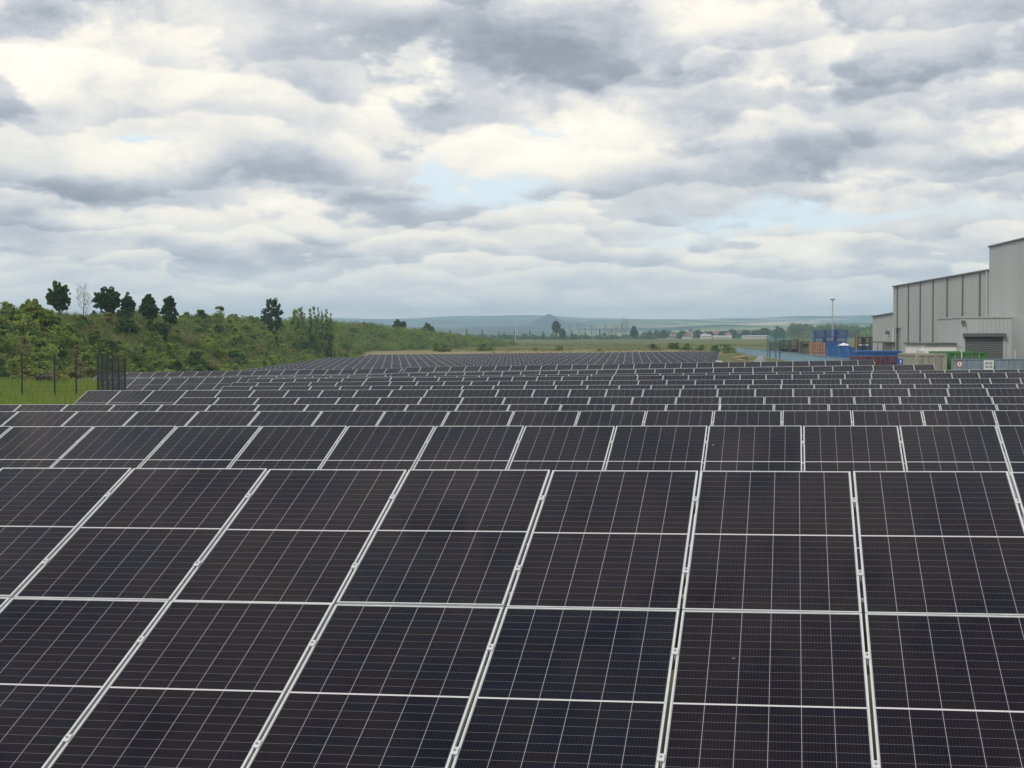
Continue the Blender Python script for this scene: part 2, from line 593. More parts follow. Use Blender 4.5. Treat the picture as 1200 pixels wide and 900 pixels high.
M['hills'] = hill_material()
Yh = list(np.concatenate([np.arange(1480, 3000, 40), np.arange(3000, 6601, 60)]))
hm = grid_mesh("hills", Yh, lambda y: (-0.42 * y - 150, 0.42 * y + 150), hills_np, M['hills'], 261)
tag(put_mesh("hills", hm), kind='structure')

# mine tip: the lone cone on the horizon
def cone_mesh():
    nA, nR = 64, 14
    R, H = 56.0, 31.0
    vs = []
    for i in range(nR + 1):
        r = R * i / nR
        for j in range(nA):
            a = 2 * math.pi * j / nA
            g_ = 1 + 0.05 * math.sin(a * 7 + 1) * (i / nR) + 0.03 * math.sin(a * 17)
            zz = H * (1 - i / nR) ** 1.05 if i else H
            vs.append((math.cos(a) * r * g_ * (1.15 if math.cos(a) < 0 else 1.0), math.sin(a) * r * g_, zz - 5))
    fc = []
    for i in range(nR):
        for j in range(nA):
            fc.append((i * nA + j, i * nA + (j + 1) % nA, (i + 1) * nA + (j + 1) % nA, (i + 1) * nA + j))
    return np_mesh("spoil_tip", np.array(vs), np.array(fc), M['tip'])


M['tip'] = simple("mine_waste", (0.050, 0.047, 0.062), 0.95, 0, 0.25, 0.08, 0.1)
tag(put_mesh("spoil_tip", cone_mesh(), None, (44 / F * 4000, 4000, 22.5 / F * 4000 - 26)), kind='structure')

# air: pale haze over the whole country
hz = MB()
hz.box(-3400, 3400, -60, 6700, -42, 95)
mh = bpy.data.materials.new("haze_air")
mh.use_nodes = True
mh.node_tree.nodes.clear()
pv = mh.node_tree.nodes.new('ShaderNodeVolumePrincipled')
pv.inputs['Color'].default_value = (0.55, 0.80, 1.0, 1)
pv.inputs['Density'].default_value = 2.4e-4
pv.inputs['Anisotropy'].default_value = 0.0
mo = mh.node_tree.nodes.new('ShaderNodeOutputMaterial')
mh.node_tree.links.new(pv.outputs[0], mo.inputs['Volume'])
tag(hz.build("haze", mh), kind='stuff')


# ------------------------------------------------------------------ embankment along the left side
RIDGE = [(20, -47, .4), (60, -46, .5), (110, -45.5, .7), (140, -45, .9), (165, -45, 1.7), (187, -45, 2.05), (215, -45, 1.9), (240, -45, 1.5), (293, -45.5, 1.35), (340, -42.5, 1.5),
         (380, -36.5, 1.3), (420, -28, .2), (460, -20, -1.1), (500, -13, -2.8), (535, -6, -4.4)]
RY = [r[0] for r in RIDGE]


def ridge(y):
    return float(np.interp(y, RY, [r[1] for r in RIDGE])), float(np.interp(y, RY, [r[2] for r in RIDGE]))


def bank_point(y, d):
    """d < 0 behind the ridge, 0 at the ridge, 1 at the foot beside the panels"""
    rx, rz = ridge(y)
    a, b = ridge(y - 3), ridge(y + 3)
    tx, ty = (b[0] - a[0]), 6.0
    L = math.hypot(tx, ty)
    nx_, ny_ = ty / L, -tx / L                # towards the array
    wdt = 14.5
    x, yy = rx + nx_ * d * wdt, y + ny_ * d * wdt
    gz = ground(x, yy) if yy < 700 else -4
    if d <= 0:
        z = rz + d * 1.2 + 0.35 * math.sin(y * .13 + d)
    else:
        s = d * d * (3 - 2 * d) * 0.45 + d * 0.55
        s = min(s, 1)
        z = rz * (1 - s) + (gz - 0.05) * s
        z += 0.45 * math.sin(y * .21 + d * 5) * math.sin(d * math.pi) + 0.3 * math.sin(y * .47 - d * 9) * math.sin(d * math.pi)
    return x, yy, z


bys = np.arange(30, 536, 3.0)
bds = np.concatenate([np.linspace(-5, -0.5, 6), np.linspace(-0.3, 1.15, 24)])
bv = []
for y in bys:
    for d in bds:
        if d > 1:
            x, yy, z = bank_point(y, 1.0)
            x2, yy2, _ = bank_point(y, d)
            bv.append((x2, yy2, z - (d - 1) * 3))
        else:
            bv.append(bank_point(y, float(d)))
nb_ = len(bds)
bf = []
for i in range(len(bys) - 1):
    for j in range(nb_ - 1):
        a = i * nb_ + j
        bf.append((a, a + 1, a + nb_ + 1, a + nb_))
M['bank'] = None


def bank_material():
    m, t, b = mat("rough_grass_slope")
    pos = m.node_tree.nodes.new('ShaderNodeNewGeometry').outputs['Position']
    n1 = t.noise(pos, 0.13, 8.0, 0.65)
    n2 = t.noise(pos, 1.6, 6.0, 0.65)
    c = t.ramp(t.add(t.mul(n1, 0.65), t.mul(n2, 0.35)), [(0.32, (0.050, 0.068, 0.022)), (0.48, (0.085, 0.098, 0.034)), (0.6, (0.115, 0.112, 0.050)), (0.74, (0.155, 0.130, 0.080))])
    t.link(c, b.inputs['Base Color'])
    b.inputs['Roughness'].default_value = 1.0
    b.inputs['Specular IOR Level'].default_value = 0.1
    bp = m.node_tree.nodes.new('ShaderNodeBump')
    bp.inputs['Strength'].default_value = 1.0
    bp.inputs['Distance'].default_value = 0.3
    t.link(n2, bp.inputs['Height'])
    t.link(bp.outputs[0], b.inputs['Normal'])
    return m


M['bank'] = bank_material()
bm_ = np_mesh("embankment", np.array(bv), np.array(bf), M['bank'])
bm_.polygons.foreach_set('use_smooth', [True] * len(bm_.polygons))
tag(put_mesh("embankment", bm_), kind='structure')


# ------------------------------------------------------------------ solar tables
def panel_meshes():
    g = MB()
    x0, x1, y0, y1 = LIP, MW - LIP, -ML + LIP, -LIP
    g.face([(x0, y0, -0.003), (x1, y0, -0.003), (x1, y1, -0.003), (x0, y1, -0.003)], 0,
           [(0, 0), (MW - 2 * LIP, 0), (MW - 2 * LIP, ML - 2 * LIP), (0, ML - 2 * LIP)])
    g.face([(x0, y1, -0.009), (x1, y1, -0.009), (x1, y0, -0.009), (x0, y0, -0.009)], 1)
    glass = g.mesh("solar_panel", [M['glass'], M['frame']])
    f = MB()
    D_ = 0.035
    f.box(0, LIP, -ML, 0, -D_, 0)
    f.box(MW - LIP, MW, -ML, 0, -D_, 0)
    f.box(LIP, MW - LIP, -LIP, 0, -D_, -0.0004)
    f.box(LIP, MW - LIP, -ML, -ML + LIP, -D_, -0.0004)
    frame = f.mesh("frame", M['frame'])
    return glass, frame


ME_GLASS, ME_FRAME = panel_meshes()
cl = MB()
cl.box(-0.02, 0.02, -0.035, 0.035, -0.004, 0.004)
cl.tube((0, 0, 0.004), (0, 0, 0.012), 0.008, n=6, mi=1)
cl.box(-0.006, 0.006, -0.03, 0.03, -0.05, -0.004)
ME_CLAMP = cl.mesh("clamp", [M['frame'], M['bolt']])
rf = MB()
cT, sT = math.cos(TILT), math.sin(TILT)
SL = 2 * ML + 0.02
rf.box(-0.03, 0.03, -SL + 0.25, -0.25, -0.19, -0.105)
ME_RAFTER = rf.mesh("rafter", M['steel'])
pf = MB()
pf.box(-0.035, 0.035, -0.05, 0.05, 0, 1.0)
ME_POST = pf.mesh("post", M['steel'])
GAP_LBL = "rows of dark solar panels across the field"


def table(k, i0, i1, P0, label, detail):
    """columns i0..i1 of row k; P0 is the world point of column gap 0 at the upper edge"""
    root = empty("solar_panel_row")
    base = Vector(P0) + Vector((UX[0], UX[1], K_S[k] / 1.0)) * (PITCH_COL * i0)
    ux = Vector((UX[0], UX[1], K_S[k])).normalized()
    ny = Vector((NX[0], NX[1], 0)).normalized()
    uz = ux.cross(ny).normalized()
    ny = uz.cross(ux).normalized()
    Mx = Matrix((ux, ny, uz)).transposed().to_4x4()
    Mx.translation = base - Vector((0, 0, TOPH))
    root.matrix_world = Mx
    tag(root, label, "solar panels", GAP_LBL)
    n = i1 - i0
    rng = random.Random(k * 77 + i0)
    if not detail:                                   # far rows: one mesh of glass and frames
        mb = MB()
        for c in range(n):
            for s_ in (0, 1):
                R = Matrix.Translation((c * PITCH_COL + 0.01, -cT * s_ * (ML + .02), TOPH - sT * s_ * (ML + .02))) @ Matrix.Rotation(TILT, 4, 'X')
                q = lambda x, y, z: tuple(R @ Vector((x, y, z)))
                mb.face([q(LIP, -ML + LIP, -.003), q(MW - LIP, -ML + LIP, -.003), q(MW - LIP, -LIP, -.003), q(LIP, -LIP, -.003)], 0,
                        [(0, 0), (MW - 2 * LIP, 0), (MW - 2 * LIP, ML - 2 * LIP), (0, ML - 2 * LIP)])
                mb.box(0, LIP, -ML, 0, -.035, 0, 1, R)
                mb.box(MW - LIP, MW, -ML, 0, -.035, 0, 1, R)
                mb.box(LIP, MW - LIP, -LIP, 0, -.035, -.0004, 1, R)
                mb.box(LIP, MW - LIP, -ML, -ML + LIP, -.035, -.0004, 1, R)
        for c in range(1, n, 4):
            mb.box(c * PITCH_COL - .04, c * PITCH_COL + .04, -1.05, -.95, -.3, TOPH - 0.45, 2)
            mb.box(c * PITCH_COL - .04, c * PITCH_COL + .04, -3.45, -3.35, -.3, TOPH - 1.22, 2)
        mb.build("module_rack", [M['glass'], M['frame'], M['steel']], root)
        return root
    for c in range(n):
        for s_ in (0, 1):
            jz = rng.uniform(-.002, .002)
            p = put_mesh("solar_panel", ME_GLASS, root, (c * PITCH_COL + 0.01, -cT * s_ * (ML + .02), TOPH - sT * s_ * (ML + .02) + jz), (TILT + rng.uniform(-.0025, .0025), rng.uniform(-.0025, .0025), 0))
            if not (s_ == 1 and k > 0) or k in (4, 5):
                put_mesh("frame", ME_FRAME, p)
            else:
                put_mesh("frame", ME_FRAME, p)
    # clamps in the gaps
    if k <= 3:
        for c in range(0, n + 1):
            for s_ in ((0, 1) if k == 0 else (0,)):
                for q in (0.24, 0.76):
                    ss = s_ * (ML + .02) + ML * q
                    put_mesh("clamp", ME_CLAMP, root, (c * PITCH_COL, -cT * ss, TOPH - sT * ss + 0.003), (TILT, 0, 0))
    pur = MB()
    R = Matrix.Translation((0, 0, TOPH)) @ Matrix.Rotation(TILT, 4, 'X')
    for ss in (.55, 1.73, 2.85, 4.03):
        pur = MB()
        pur.box(-0.08, n * PITCH_COL + .08, -ss - .03, -ss + .03, -.105, -.036, 0, R)
        pur.build("purlin", M['steel'], root)
    for c in range(1, n, 3):
        put_mesh("rafter", ME_RAFTER, root, (c * PITCH_COL + .4, 0, TOPH), (TILT, 0, 0))
        for ss in (1.0, 3.6):
            zt = TOPH - sT * ss - .19 * cT
            put_mesh("post", ME_POST, root, (c * PITCH_COL + .4, -cT * ss, -.35), None, (1, 1, zt + .35))
    return root


FIT_P0 = {0: (-3.09, 13.64, -1.10), 1: (-6.65, 22.26, -1.23), 2: (-9.05, 30.66, -1.42), 3: (-11.41, 38.85, -1.64),
          4: (-8.13, 46.45, -1.78), 5: (-12.92, 55.22, -1.87), 6: (-9.74, 62.74, -1.98)}
BOUNDS = {0: (-9, 9), 1: (-13, 13.5), 2: (-16, 17), 3: (-18.5, 20), 4: (-9.3, 22), 5: (-14.0, 26), 6: (-11, 27.5), 7: (-11.4, 28),
          8: (-12.4, 28), 9: (-13.5, 28)}
ROW_LBL = {
    0: "nearest solar panel row filling the bottom of the view, two panels high",
    1: "second solar panel row from the front, wide panels showing their middle line",
    2: "third solar panel row from the front, directly behind the second row",
    3: "fourth solar panel row from the front, its edge against the grass patch",
    4: "fifth solar panel row from the front, cut short behind the fourth row",
    5: "sixth solar panel row from the front, its slanted left end before the grass",
    6: "seventh solar panel row from the front, starting right of the fence corner",
    7: "eighth solar panel row from the front, thin dark strip across the middle",
    8: "ninth solar panel row from the front, thin dark strip across the middle distance",
    9: "tenth solar panel row from the front, mostly hidden behind the ninth"}
rr = random.Random(5)
for k in range(N_ROWS):
    if k in FIT_P0:
        P = FIT_P0[k]
    else:
        # far rows are set out along the parcel's side, which runs with the warehouse
        X0 = (0.0710 * K_Y[k] + 0.35) / (1 - 0.0710 * math.tan(YAW)) + rr.uniform(-.04, .04)
        P = (X0, K_Y[k] + math.tan(YAW) * X0, K_Z[k] + K_S[k] * X0)

    def col_at(X):
        return int(round((X - P[0]) / (PITCH_COL * UX[0])))
    if k <= 9:
        a, b = BOUNDS[k]
        table(k, col_at(a), col_at(b), P, ROW_LBL[k], True)
    elif k == 10:
        table(k, col_at(-13.2), col_at(26.5), P, "eleventh solar panel row from the front, a sliver behind the tenth", True)
    elif k <= 14:
        nm = ordinal(k + 1)
        xr = {11: 24.4, 12: 24.2, 13: 24.2, 14: 26.1}[k]
        xl = {11: -24.0, 12: -26.0, 13: -31.0, 14: -32.0}[k]
        table(k, col_at(-7.5), col_at(xr), P, f"right-hand half of the {nm} solar panel row from the front", True)
        P2 = (P[0] - 0.35 * UX[0], P[1] - 0.35 * UX[1], P[2] - 0.07)
        table(k, col_at(xl), col_at(-7.5), P2, f"left-hand half of the {nm} solar panel row, before the shrubby bank", True)
    else:
        xl, xr = -30.3, float(np.interp(K_Y[k], [130, 215, 300], [24.5, 25.2, 36.0]))
        if k >= 33: xl = -26
        table(k, col_at(xl), col_at(xr), P, "thin distant solar panel row in the dense grid beyond the crest", False)


# ------------------------------------------------------------------ vegetation
def leaf_material(name, stops, trans=0.5):
    m, t, b = mat(name)
    nd = m.node_tree.nodes
    g = nd.new('ShaderNodeNewGeometry')
    isl = g.outputs['Random Per Island']
    rnd = nd.new('ShaderNodeObjectInfo').outputs['Random']
    n = t.noise(g.outputs['Position'], 0.9, 3.0, 0.6)
    f = t.m('ADD', t.add(t.mul(isl, 0.42), t.mul(rnd, 0.28)), t.mul(t.sub(n, 0.35), 0.9), clamp=True)
    t.link(t.ramp(f, stops), b.inputs['Base Color'])
    b.inputs['Roughness'].default_value = 0.75
    b.inputs['Specular IOR Level'].default_value = 0.15
    tr = nd.new('ShaderNodeBsdfTranslucent')
    t.link(t.ramp(f, [(p, tuple(min(1, c * 1.25) for c in cc)) for p, cc in stops]), tr.inputs['Color'])
    mx = nd.new('ShaderNodeMixShader')
    mx.inputs[0].default_value = trans
    t.link(b.outputs[0], mx.inputs[1])
    t.link(tr.outputs[0], mx.inputs[2])
    out = nd['Material Output']
    t.link(mx.outputs[0], out.inputs['Surface'])
    return m


M['leaf_dark'] = leaf_material("dark_foliage", [(0.1, (0.047, 0.085, 0.030)), (0.5, (0.084, 0.138, 0.040)), (0.9, (0.150, 0.217, 0.060))])
M['leaf_mid'] = leaf_material("green_foliage", [(0.1, (0.092, 0.149, 0.042)), (0.5, (0.175, 0.251, 0.065)), (0.9, (0.307, 0.384, 0.097))])
M['leaf_light'] = leaf_material("light_foliage", [(0.1, (0.137, 0.194, 0.044)), (0.5, (0.240, 0.304, 0.070)), (0.9, (0.378, 0.429, 0.109))])
M['leaf_olive'] = leaf_material("olive_foliage", [(0.1, (0.137, 0.148, 0.055)), (0.5, (0.239, 0.235, 0.089)), (0.9, (0.375, 0.328, 0.138))])
M['leaf_grey'] = leaf_material("grey_scrub", [(0.1, (0.099, 0.096, 0.075)), (0.5, (0.157, 0.155, 0.116)), (0.9, (0.239, 0.228, 0.174))])
M['bark'] = simple("bark", (0.085, 0.070, 0.055), 0.95, 0, 0.3, 6.0, 0.1)
M['bark_pale'] = simple("pale_bark", (0.20, 0.185, 0.165), 0.95, 0, 0.3, 6.0, 0.1)


def leaves(rng, centers, per, size, squash=1.0, up=0.8):
    """leaf-sized quads spread through a list of clumps (x, y, z, r)"""
    out = []
    for (cx, cy, cz, r) in centers:
        n = max(4, int(per * rng.uniform(0.7, 1.3)))
        d = rng.normal(size=(n, 3))
        d /= np.linalg.norm(d, axis=1)[:, None]
        rad = r * rng.uniform(0.25, 1.0, n) ** 0.55
        c = np.array([cx, cy, cz]) + d * rad[:, None] * np.array([1, 1, squash])
        nrm = d * 0.6 + rng.normal(size=(n, 3)) * 0.8 + np.array([0, 0, up])
        nrm /= np.linalg.norm(nrm, axis=1)[:, None]
        a = np.cross(nrm, rng.normal(size=(n, 3)))
        a /= np.linalg.norm(a, axis=1)[:, None] + 1e-9
        b = np.cross(nrm, a)
        s = size * rng.uniform(0.6, 1.4, n)[:, None]
        e = rng.uniform(0.45, 0.8, n)[:, None]
        out.append(np.stack([c - a * s, c - b * s * e, c + a * s, c + b * s * e], 1))
    q = np.concatenate(out)
    v = q.reshape(-1, 3)
    f = np.arange(len(v)).reshape(-1, 4)
    return v, f


def limbs(rng, mb, base, top, r0, n, spread, zlo, h, curve=0.1, tips=None):
    """trunk with tapering limbs; returns limb tips"""
    tips = [] if tips is None else tips
    pts = [Vector(base)]
    steps = 5
    for i in range(1, steps + 1):
        f = i / steps
        p = Vector(base).lerp(Vector(top), f) + Vector((rng.normal() * curve, rng.normal() * curve, 0)) * (0.6 if i < steps else 1)
        pts.append(p)
    for i in range(steps):
        mb.tube(pts[i], pts[i + 1], r0 * (1 - 0.8 * i / steps), r0 * (1 - 0.8 * (i + 1) / steps), 7, 0, i == steps - 1)
    for k in range(n):
        f = rng.uniform(zlo, 0.98)
        i = min(steps - 1, int(f * steps))
        p = pts[i].lerp(pts[i + 1], f * steps - i)
        a = rng.uniform(0, 2 * math.pi)
        L = spread * rng.uniform(0.6, 1.05) * (1.15 - 0.6 * f)
        e = p + Vector((math.cos(a) * L, math.sin(a) * L, h * rng.uniform(0.08, 0.28)))
        mid = p.lerp(e, 0.5) + Vector((0, 0, -0.04 * h))
        rr_ = r0 * (1 - 0.8 * f) * 0.55
        mb.tube(p, mid, rr_, rr_ * 0.65, 5, 0, False)
        mb.tube(mid, e, rr_ * 0.65, rr_ * 0.25, 5, 0, True)
        tips.append((mid, e, rr_))
    return tips


def make_tree(name, seed, h, crown_r, trunk_frac, leafmat, label, cat="tree", group=None, leafsize=0.11, nl=16, per=90,
              shape='round', barkmat=None, clump=0.42):
    rng = np.random.default_rng(seed)
    root = empty(name)
    tag(root, label, cat, group)
    tb = MB()
    topz = h * 0.86
    tips = limbs(rng, tb, (0, 0, -0.25), (rng.normal() * .1, rng.normal() * .1, topz), h * 0.032, nl, crown_r * 0.75, trunk_frac, h)
    tb.build("trunk", barkmat or M['bark'], root)
    ch = h * (1 - trunk_frac)
    cz = h * (1 + trunk_frac) / 2
    cs = []
    if shape == 'column':
        n = 30
        for i in range(n):
            z = h * trunk_frac + ch * (i + .5) / n
            f = max(.18, 1 - abs((i + .5) / n - .35) * 1.35)
            a = rng.uniform(0, 6.28)
            rr_ = crown_r * f * rng.uniform(0.1, 0.6)
            cs.append((math.cos(a) * rr_, math.sin(a) * rr_, z, crown_r * 0.5 * max(.25, f)))
    else:
        for i in range(90):
            d = rng.normal(size=3); d /= np.linalg.norm(d)
            q = rng.uniform(0.30, 0.98) ** .7
            wz = ch / 2
            taper = 1.0 if shape == 'round' else max(.25, 1.0 - 0.75 * (d[2] * q * .5 + 0.22))
            small = 1.0 - .55 * max(0, q - .55) / .45
            cs.append((d[0] * crown_r * q * taper * 1.05, d[1] * crown_r * q * taper * 1.05, cz + d[2] * wz * q, crown_r * clump * .50 * small * rng.uniform(0.6, 1.2)))
        # single sprays standing out of the outline
        for i in range(60):
            d = rng.normal(size=3); d /= np.linalg.norm(d)
            if d[2] < -.5: continue
            taper = 1.0 if shape == 'round' else max(.2, 1.0 - 0.75 * (d[2] * .5 + 0.22))
            top_q = rng.uniform(.95, 1.12)
            for q in np.arange(.80, top_q, .08):
                cs.append((d[0] * crown_r * q * taper, d[1] * crown_r * q * taper, cz + d[2] * ch / 2 * q + .03 * h * (q - .8), crown_r * (.12 - .12 * (q - .8))))
    for (_, e, _) in tips[:12]:
        cs.append((e.x * .95, e.y * .95, e.z, crown_r * 0.2))
    szs = np.array([c[3] for c in cs]); szs = szs / szs.mean()
    lv, lf, kq = [], [], 0
    for c, sz in zip(cs, szs):
        v, f = leaves(rng, [c], per * min(1.6, max(.12, sz ** 1.6)), leafsize)
        lv.append(v); lf.append(f + kq); kq += len(v)
    v, f = np.concatenate(lv), np.concatenate(lf)
    me = np_mesh("crown", v, f, leafmat)
    put_mesh("crown", me, root)
    return root


def make_bare_tree(name, seed, h, r, label, group=None, barkmat=None, thick=0.016, cat="tree", nl=34):
    rng = np.random.default_rng(seed)
    root = empty(name)
    tag(root, label, cat, group)
    tb = MB()
    tips = limbs(rng, tb, (0, 0, -0.25), (0.1, 0, h * .9), h * thick * 1.4, nl, r, .25, h, 0.08)
    tw = MB()
    for (mid, e, rr_) in tips:
        for q in range(4):
            p = mid.lerp(e, rng.uniform(.15, 1))
            L = r * rng.uniform(.25, .6)
            a = rng.uniform(0, 6.28)
            tw.tube(p, p + Vector((math.cos(a) * L * .6, math.sin(a) * L * .6, L * rng.uniform(.3, 1.1))), max(.010, h * thick * .28), max(.006, h * thick * .12), 4, 0, False)
    tb.build("trunk", barkmat or M['bark_pale'], root)
    tw.build("twigs", barkmat or M['bark_pale'], root)
    return root


def make_shrub_mesh(seed, r, h, leafmat, per, leafsize, nclump=9):
    rng = np.random.default_rng(seed)
    cs = []
    for i in range(nclump):
        a = rng.uniform(0, 6.28)
        q = rng.uniform(0, 0.68) * r
        z = rng.uniform(0.18, 0.78) * h * (1 - 0.35 * (q / r) ** 2)
        cs.append((math.cos(a) * q, math.sin(a) * q, z, r * rng.uniform(0.28, 0.5)))
    for i in range(5):
        a = rng.uniform(0, 6.28); q = rng.uniform(0, .5) * r
        cs.append((math.cos(a) * q, math.sin(a) * q, h * rng.uniform(.8, 1.0), r * rng.uniform(.12, .22)))
    v, f = leaves(rng, cs, per, leafsize, squash=h / (1.6 * r))
    v[:, 2] = np.maximum(v[:, 2], -0.1)
    st = MB()
    for i in range(7):
        a = rng.uniform(0, 6.28); q = rng.uniform(.2, .6) * r
        st.tube((math.cos(a) * .08, math.sin(a) * .08, -.3), (math.cos(a) * q, math.sin(a) * q, h * rng.uniform(.5, .9)), .025, .01, 4, 1, False)
    nv = len(v)
    sv = np.array(st.v); sf = np.array(st.f) + nv
    me = np_mesh("shrub", np.concatenate([v, sv]), np.concatenate([f, sf]), [leafmat, M['bark']])
    mi = np.zeros(len(me.polygons), dtype=np.int32)
    mi[len(f):] = 1
    me.polygons.foreach_set('material_index', mi)
    return me


def at(px, Y):
    return (px - 600) / F * Y


# trees on the ridge: pixel x, distance, height, crown radius ...
def place(root, px, Y, z=None, d=0.0):
    x = at(px, Y)
    if z is None:
        z = ground(x, Y)
    root.location = (x, Y, z)
    return root


def ridge_z(px, Y):
    """height of the embankment where the sight line of column px meets distance Y"""
    x = at(px, Y)
    best = None
    for q in np.linspace(Y - 16, Y + 16, 33):
        for d in np.linspace(-1.0, 1.0, 41):
            bx, by, bz = bank_point(q, float(d))
            e = (bx - x) ** 2 + (by - Y) ** 2
            if best is None or e < best[0]:
                best = (e, bz)
    return best[1]


g_r = "lone trees along the embankment ridge"
for (px, py_top, py_base, rpx, kind, lab, Yt) in [
    (70, 331, 367, 14.5, 'a', "tall dark round tree, leftmost on the embankment ridge", 168),
    (126, 337, 371, 17, 'b', "broad dark tree right of the bare tree on the ridge", 185),
    (151, 346, 373, 9, 'c', "small loose-leaved tree beside the broad dark tree on the ridge", 187),
    (175, 344, 375, 13, 'd', "dark pointed tree, left one of the pair on the ridge", 194),
    (199, 344, 374, 12, 'e', "dark tapering tree, right one of the pair on the ridge", 199),
    (319, 351, 378, 14, 'f', "lone round dark tree on the ridge left of the upright thicket", 283),
]:
    zg = ridge_z(px, Yt)
    zt = (390 - py_top) / F * Yt
    h = zt - zg
    r = rpx * .92 / F * Yt
    t_ = make_tree("ridge_tree", 100 + px, h, r, 0.16 if kind in 'abf' else 0.2, M['leaf_dark'], lab, "tree", g_r, 0.105, 16, 85,
                   'cone' if kind in 'de' else 'round', clump=.33)
    place(t_, px, Yt, zg)
zg = ridge_z(98, 178)
t_ = make_bare_tree("bare_tree", 31, (390 - 338) / F * 178 - zg + .2, 1.25, "leafless grey tree between two dark trees on the ridge", g_r, thick=.014)
place(t_, 98, 178, zg)
# upright thicket on the ridge
for i, (px, top, Y, r) in enumerate([(344, 364, 300, 1.5), (354, 359, 298, 1.4), (364, 361, 302, 1.3), (373, 360, 300, 1.4), (383, 361, 303, 1.5), (377, 363, 297, 1.4), (350, 365, 294, 1.6), (388, 366, 299, 1.3)]):
    zg = ridge_z(px, Y)
    t_ = make_tree("upright_tree", 300 + i, (390 - top) / F * Y - zg, r, .06, M['leaf_mid'], "slim upright green tree in the thicket on the ridge", "tree", "upright trees in a thicket on the ridge", .13, 10, 60, 'column')
    place(t_, px, Y, zg)
# trees at the far end of the ridge
for i, (px, top, Y, r, lab) in enumerate([(468, 375, 440, 1.9, "round dark bushy tree on the falling far end of the embankment"),
                                          (502, 380, 480, 1.9, "smaller dark tree near the low far tip of the embankment"),
                                          (421, 378, 415, .7, "tiny pointed tree on the ridge left of the round far tree"),
                                          (428, 378, 418, .8, "tiny round tree on the ridge beside the tiny pointed one")]):
    zg = ridge_z(px, Y)
    t_ = make_tree("far_ridge_tree", 330 + i, max(1.6, (390 - top) / F * Y - zg), r, .12, M['leaf_dark'], lab, "tree", None, .16, 10, 60)
    place(t_, px, Y, zg)

# shrubs on the slope
protos = []
for i in range(4): protos.append(('leaf_mid', make_shrub_mesh(10 + i, 1.0, 1.25, M['leaf_mid'], 95, .075)))
for i in range(3): protos.append(('leaf_light', make_shrub_mesh(20 + i, 1.0, 1.3, M['leaf_light'], 85, .075)))
for i in range(3): protos.append(('leaf_olive', make_shrub_mesh(30 + i, 1.0, 1.0, M['leaf_olive'], 110, .08)))
for i in range(2): protos.append(('leaf_dark', make_shrub_mesh(40 + i, 1.0, 1.3, M['leaf_dark'], 110, .085)))
grey = [make_shrub_mesh(50 + i, 1.0, .95, M['leaf_grey'], 170, .07, 11) for i in range(2)]
LBL = {'leaf_mid': ("green_shrub", "mid green leafy shrub in the thicket covering the embankment"),
       'leaf_light': ("light_green_shrub", "bright yellow-green leafy shrub on the embankment slope"),
       'leaf_olive': ("olive_shrub", "low olive-brown shrub on the embankment slope"),
       'leaf_dark': ("dark_shrub", "dark green shrub in the thicket covering the embankment")}
rs = random.Random(21)
spots = []
for y in np.arange(92, 505, 1.0):
    for q in range(7):
        spots.append((y + rs.uniform(-.8, .8), rs.uniform(-.25, .97)))
rs.shuffle(spots)
near, far_s = [], []
for (y, d) in spots:
    x, yy, z = bank_point(y, d)
    px = 600 + x / yy * F
    if px < -25:
        continue
    dens = 1.0
    if 156 < yy < 222 and d < .34: dens = 0.04 if d < .1 else 0.30            # open grassy crest under the lone trees
    elif 150 < yy < 260 and d < .8: dens = 0.55
    if rs.random() > dens: continue
    (near if yy < 300 else far_s).append((x, yy, z, d))
near.sort(key=lambda s: s[1])
# keep a minimum spacing so that the largest stay individuals
chosen, rest = [], []
for s in near:
    sp = 1.9 if s[1] < 200 else 2.3
    if len(chosen) < 286 and all((s[0] - c[0]) ** 2 + (s[1] - c[1]) ** 2 > sp * sp for c in chosen[-70:]):
        chosen.append(s)
    else:
        rest.append(s)
for (x, yy, z, d) in chosen:
    wts = [4, 2, 2.2, 1.3]
    if d > .75: wts = [3, 3, 2.5, 1]
    kind = rs.choices(['leaf_mid', 'leaf_light', 'leaf_olive', 'leaf_dark'], wts)[0]
    me = rs.choice([p[1] for p in protos if p[0] == kind])
    nm, lb = LBL[kind]
    s_ = rs.uniform(.75, 1.55) * (0.75 if 150 < yy < 235 and d < .3 else 1.0)
    if rs.random() < .12: s_ *= 1.3
    o = put_mesh(nm, me, None, (x, yy, z - .12), (0, 0, rs.uniform(0, 6.28)), (s_ * rs.uniform(.9, 1.25), s_ * rs.uniform(.9, 1.25), s_ * rs.uniform(.8, 1.2)))
    tag(o, lb, "shrub", "shrubs on the embankment")
# the rest of the scrub, a mass nobody could count
rng = np.random.default_rng(77)


def scrub_mass(name, pts, leafmat, per, size):
    cs = []
    for (x, yy, z, d) in pts:
        s_ = rng.uniform(.5, 1.35) * (1.15 if yy > 300 else 1.0) * (.6 if 150 < yy < 235 and d < .3 else 1.0)
        for q in range(3):
            cs.append((x + rng.normal() * .5 * s_, yy + rng.normal() * .5 * s_, z + rng.uniform(.15, .9) * s_, .62 * s_))
    v, f = leaves(rng, cs, per, size)
    tag(put_mesh(name, np_mesh(name, v, f, leafmat)), kind='stuff')


allr = rest + far_s
rs.shuffle(allr)
a3 = len(allr)
scrub_mass("green_scrub", allr[:int(a3 * .42)], M['leaf_mid'], 40, .13)
scrub_mass("olive_scrub", allr[int(a3 * .42):int(a3 * .58)], M['leaf_olive'], 40, .13)
scrub_mass("light_scrub", allr[int(a3 * .58):int(a3 * .72)], M['leaf_light'], 40, .13)
scrub_mass("dark_scrub", allr[int(a3 * .72):], M['leaf_dark'], 40, .13)
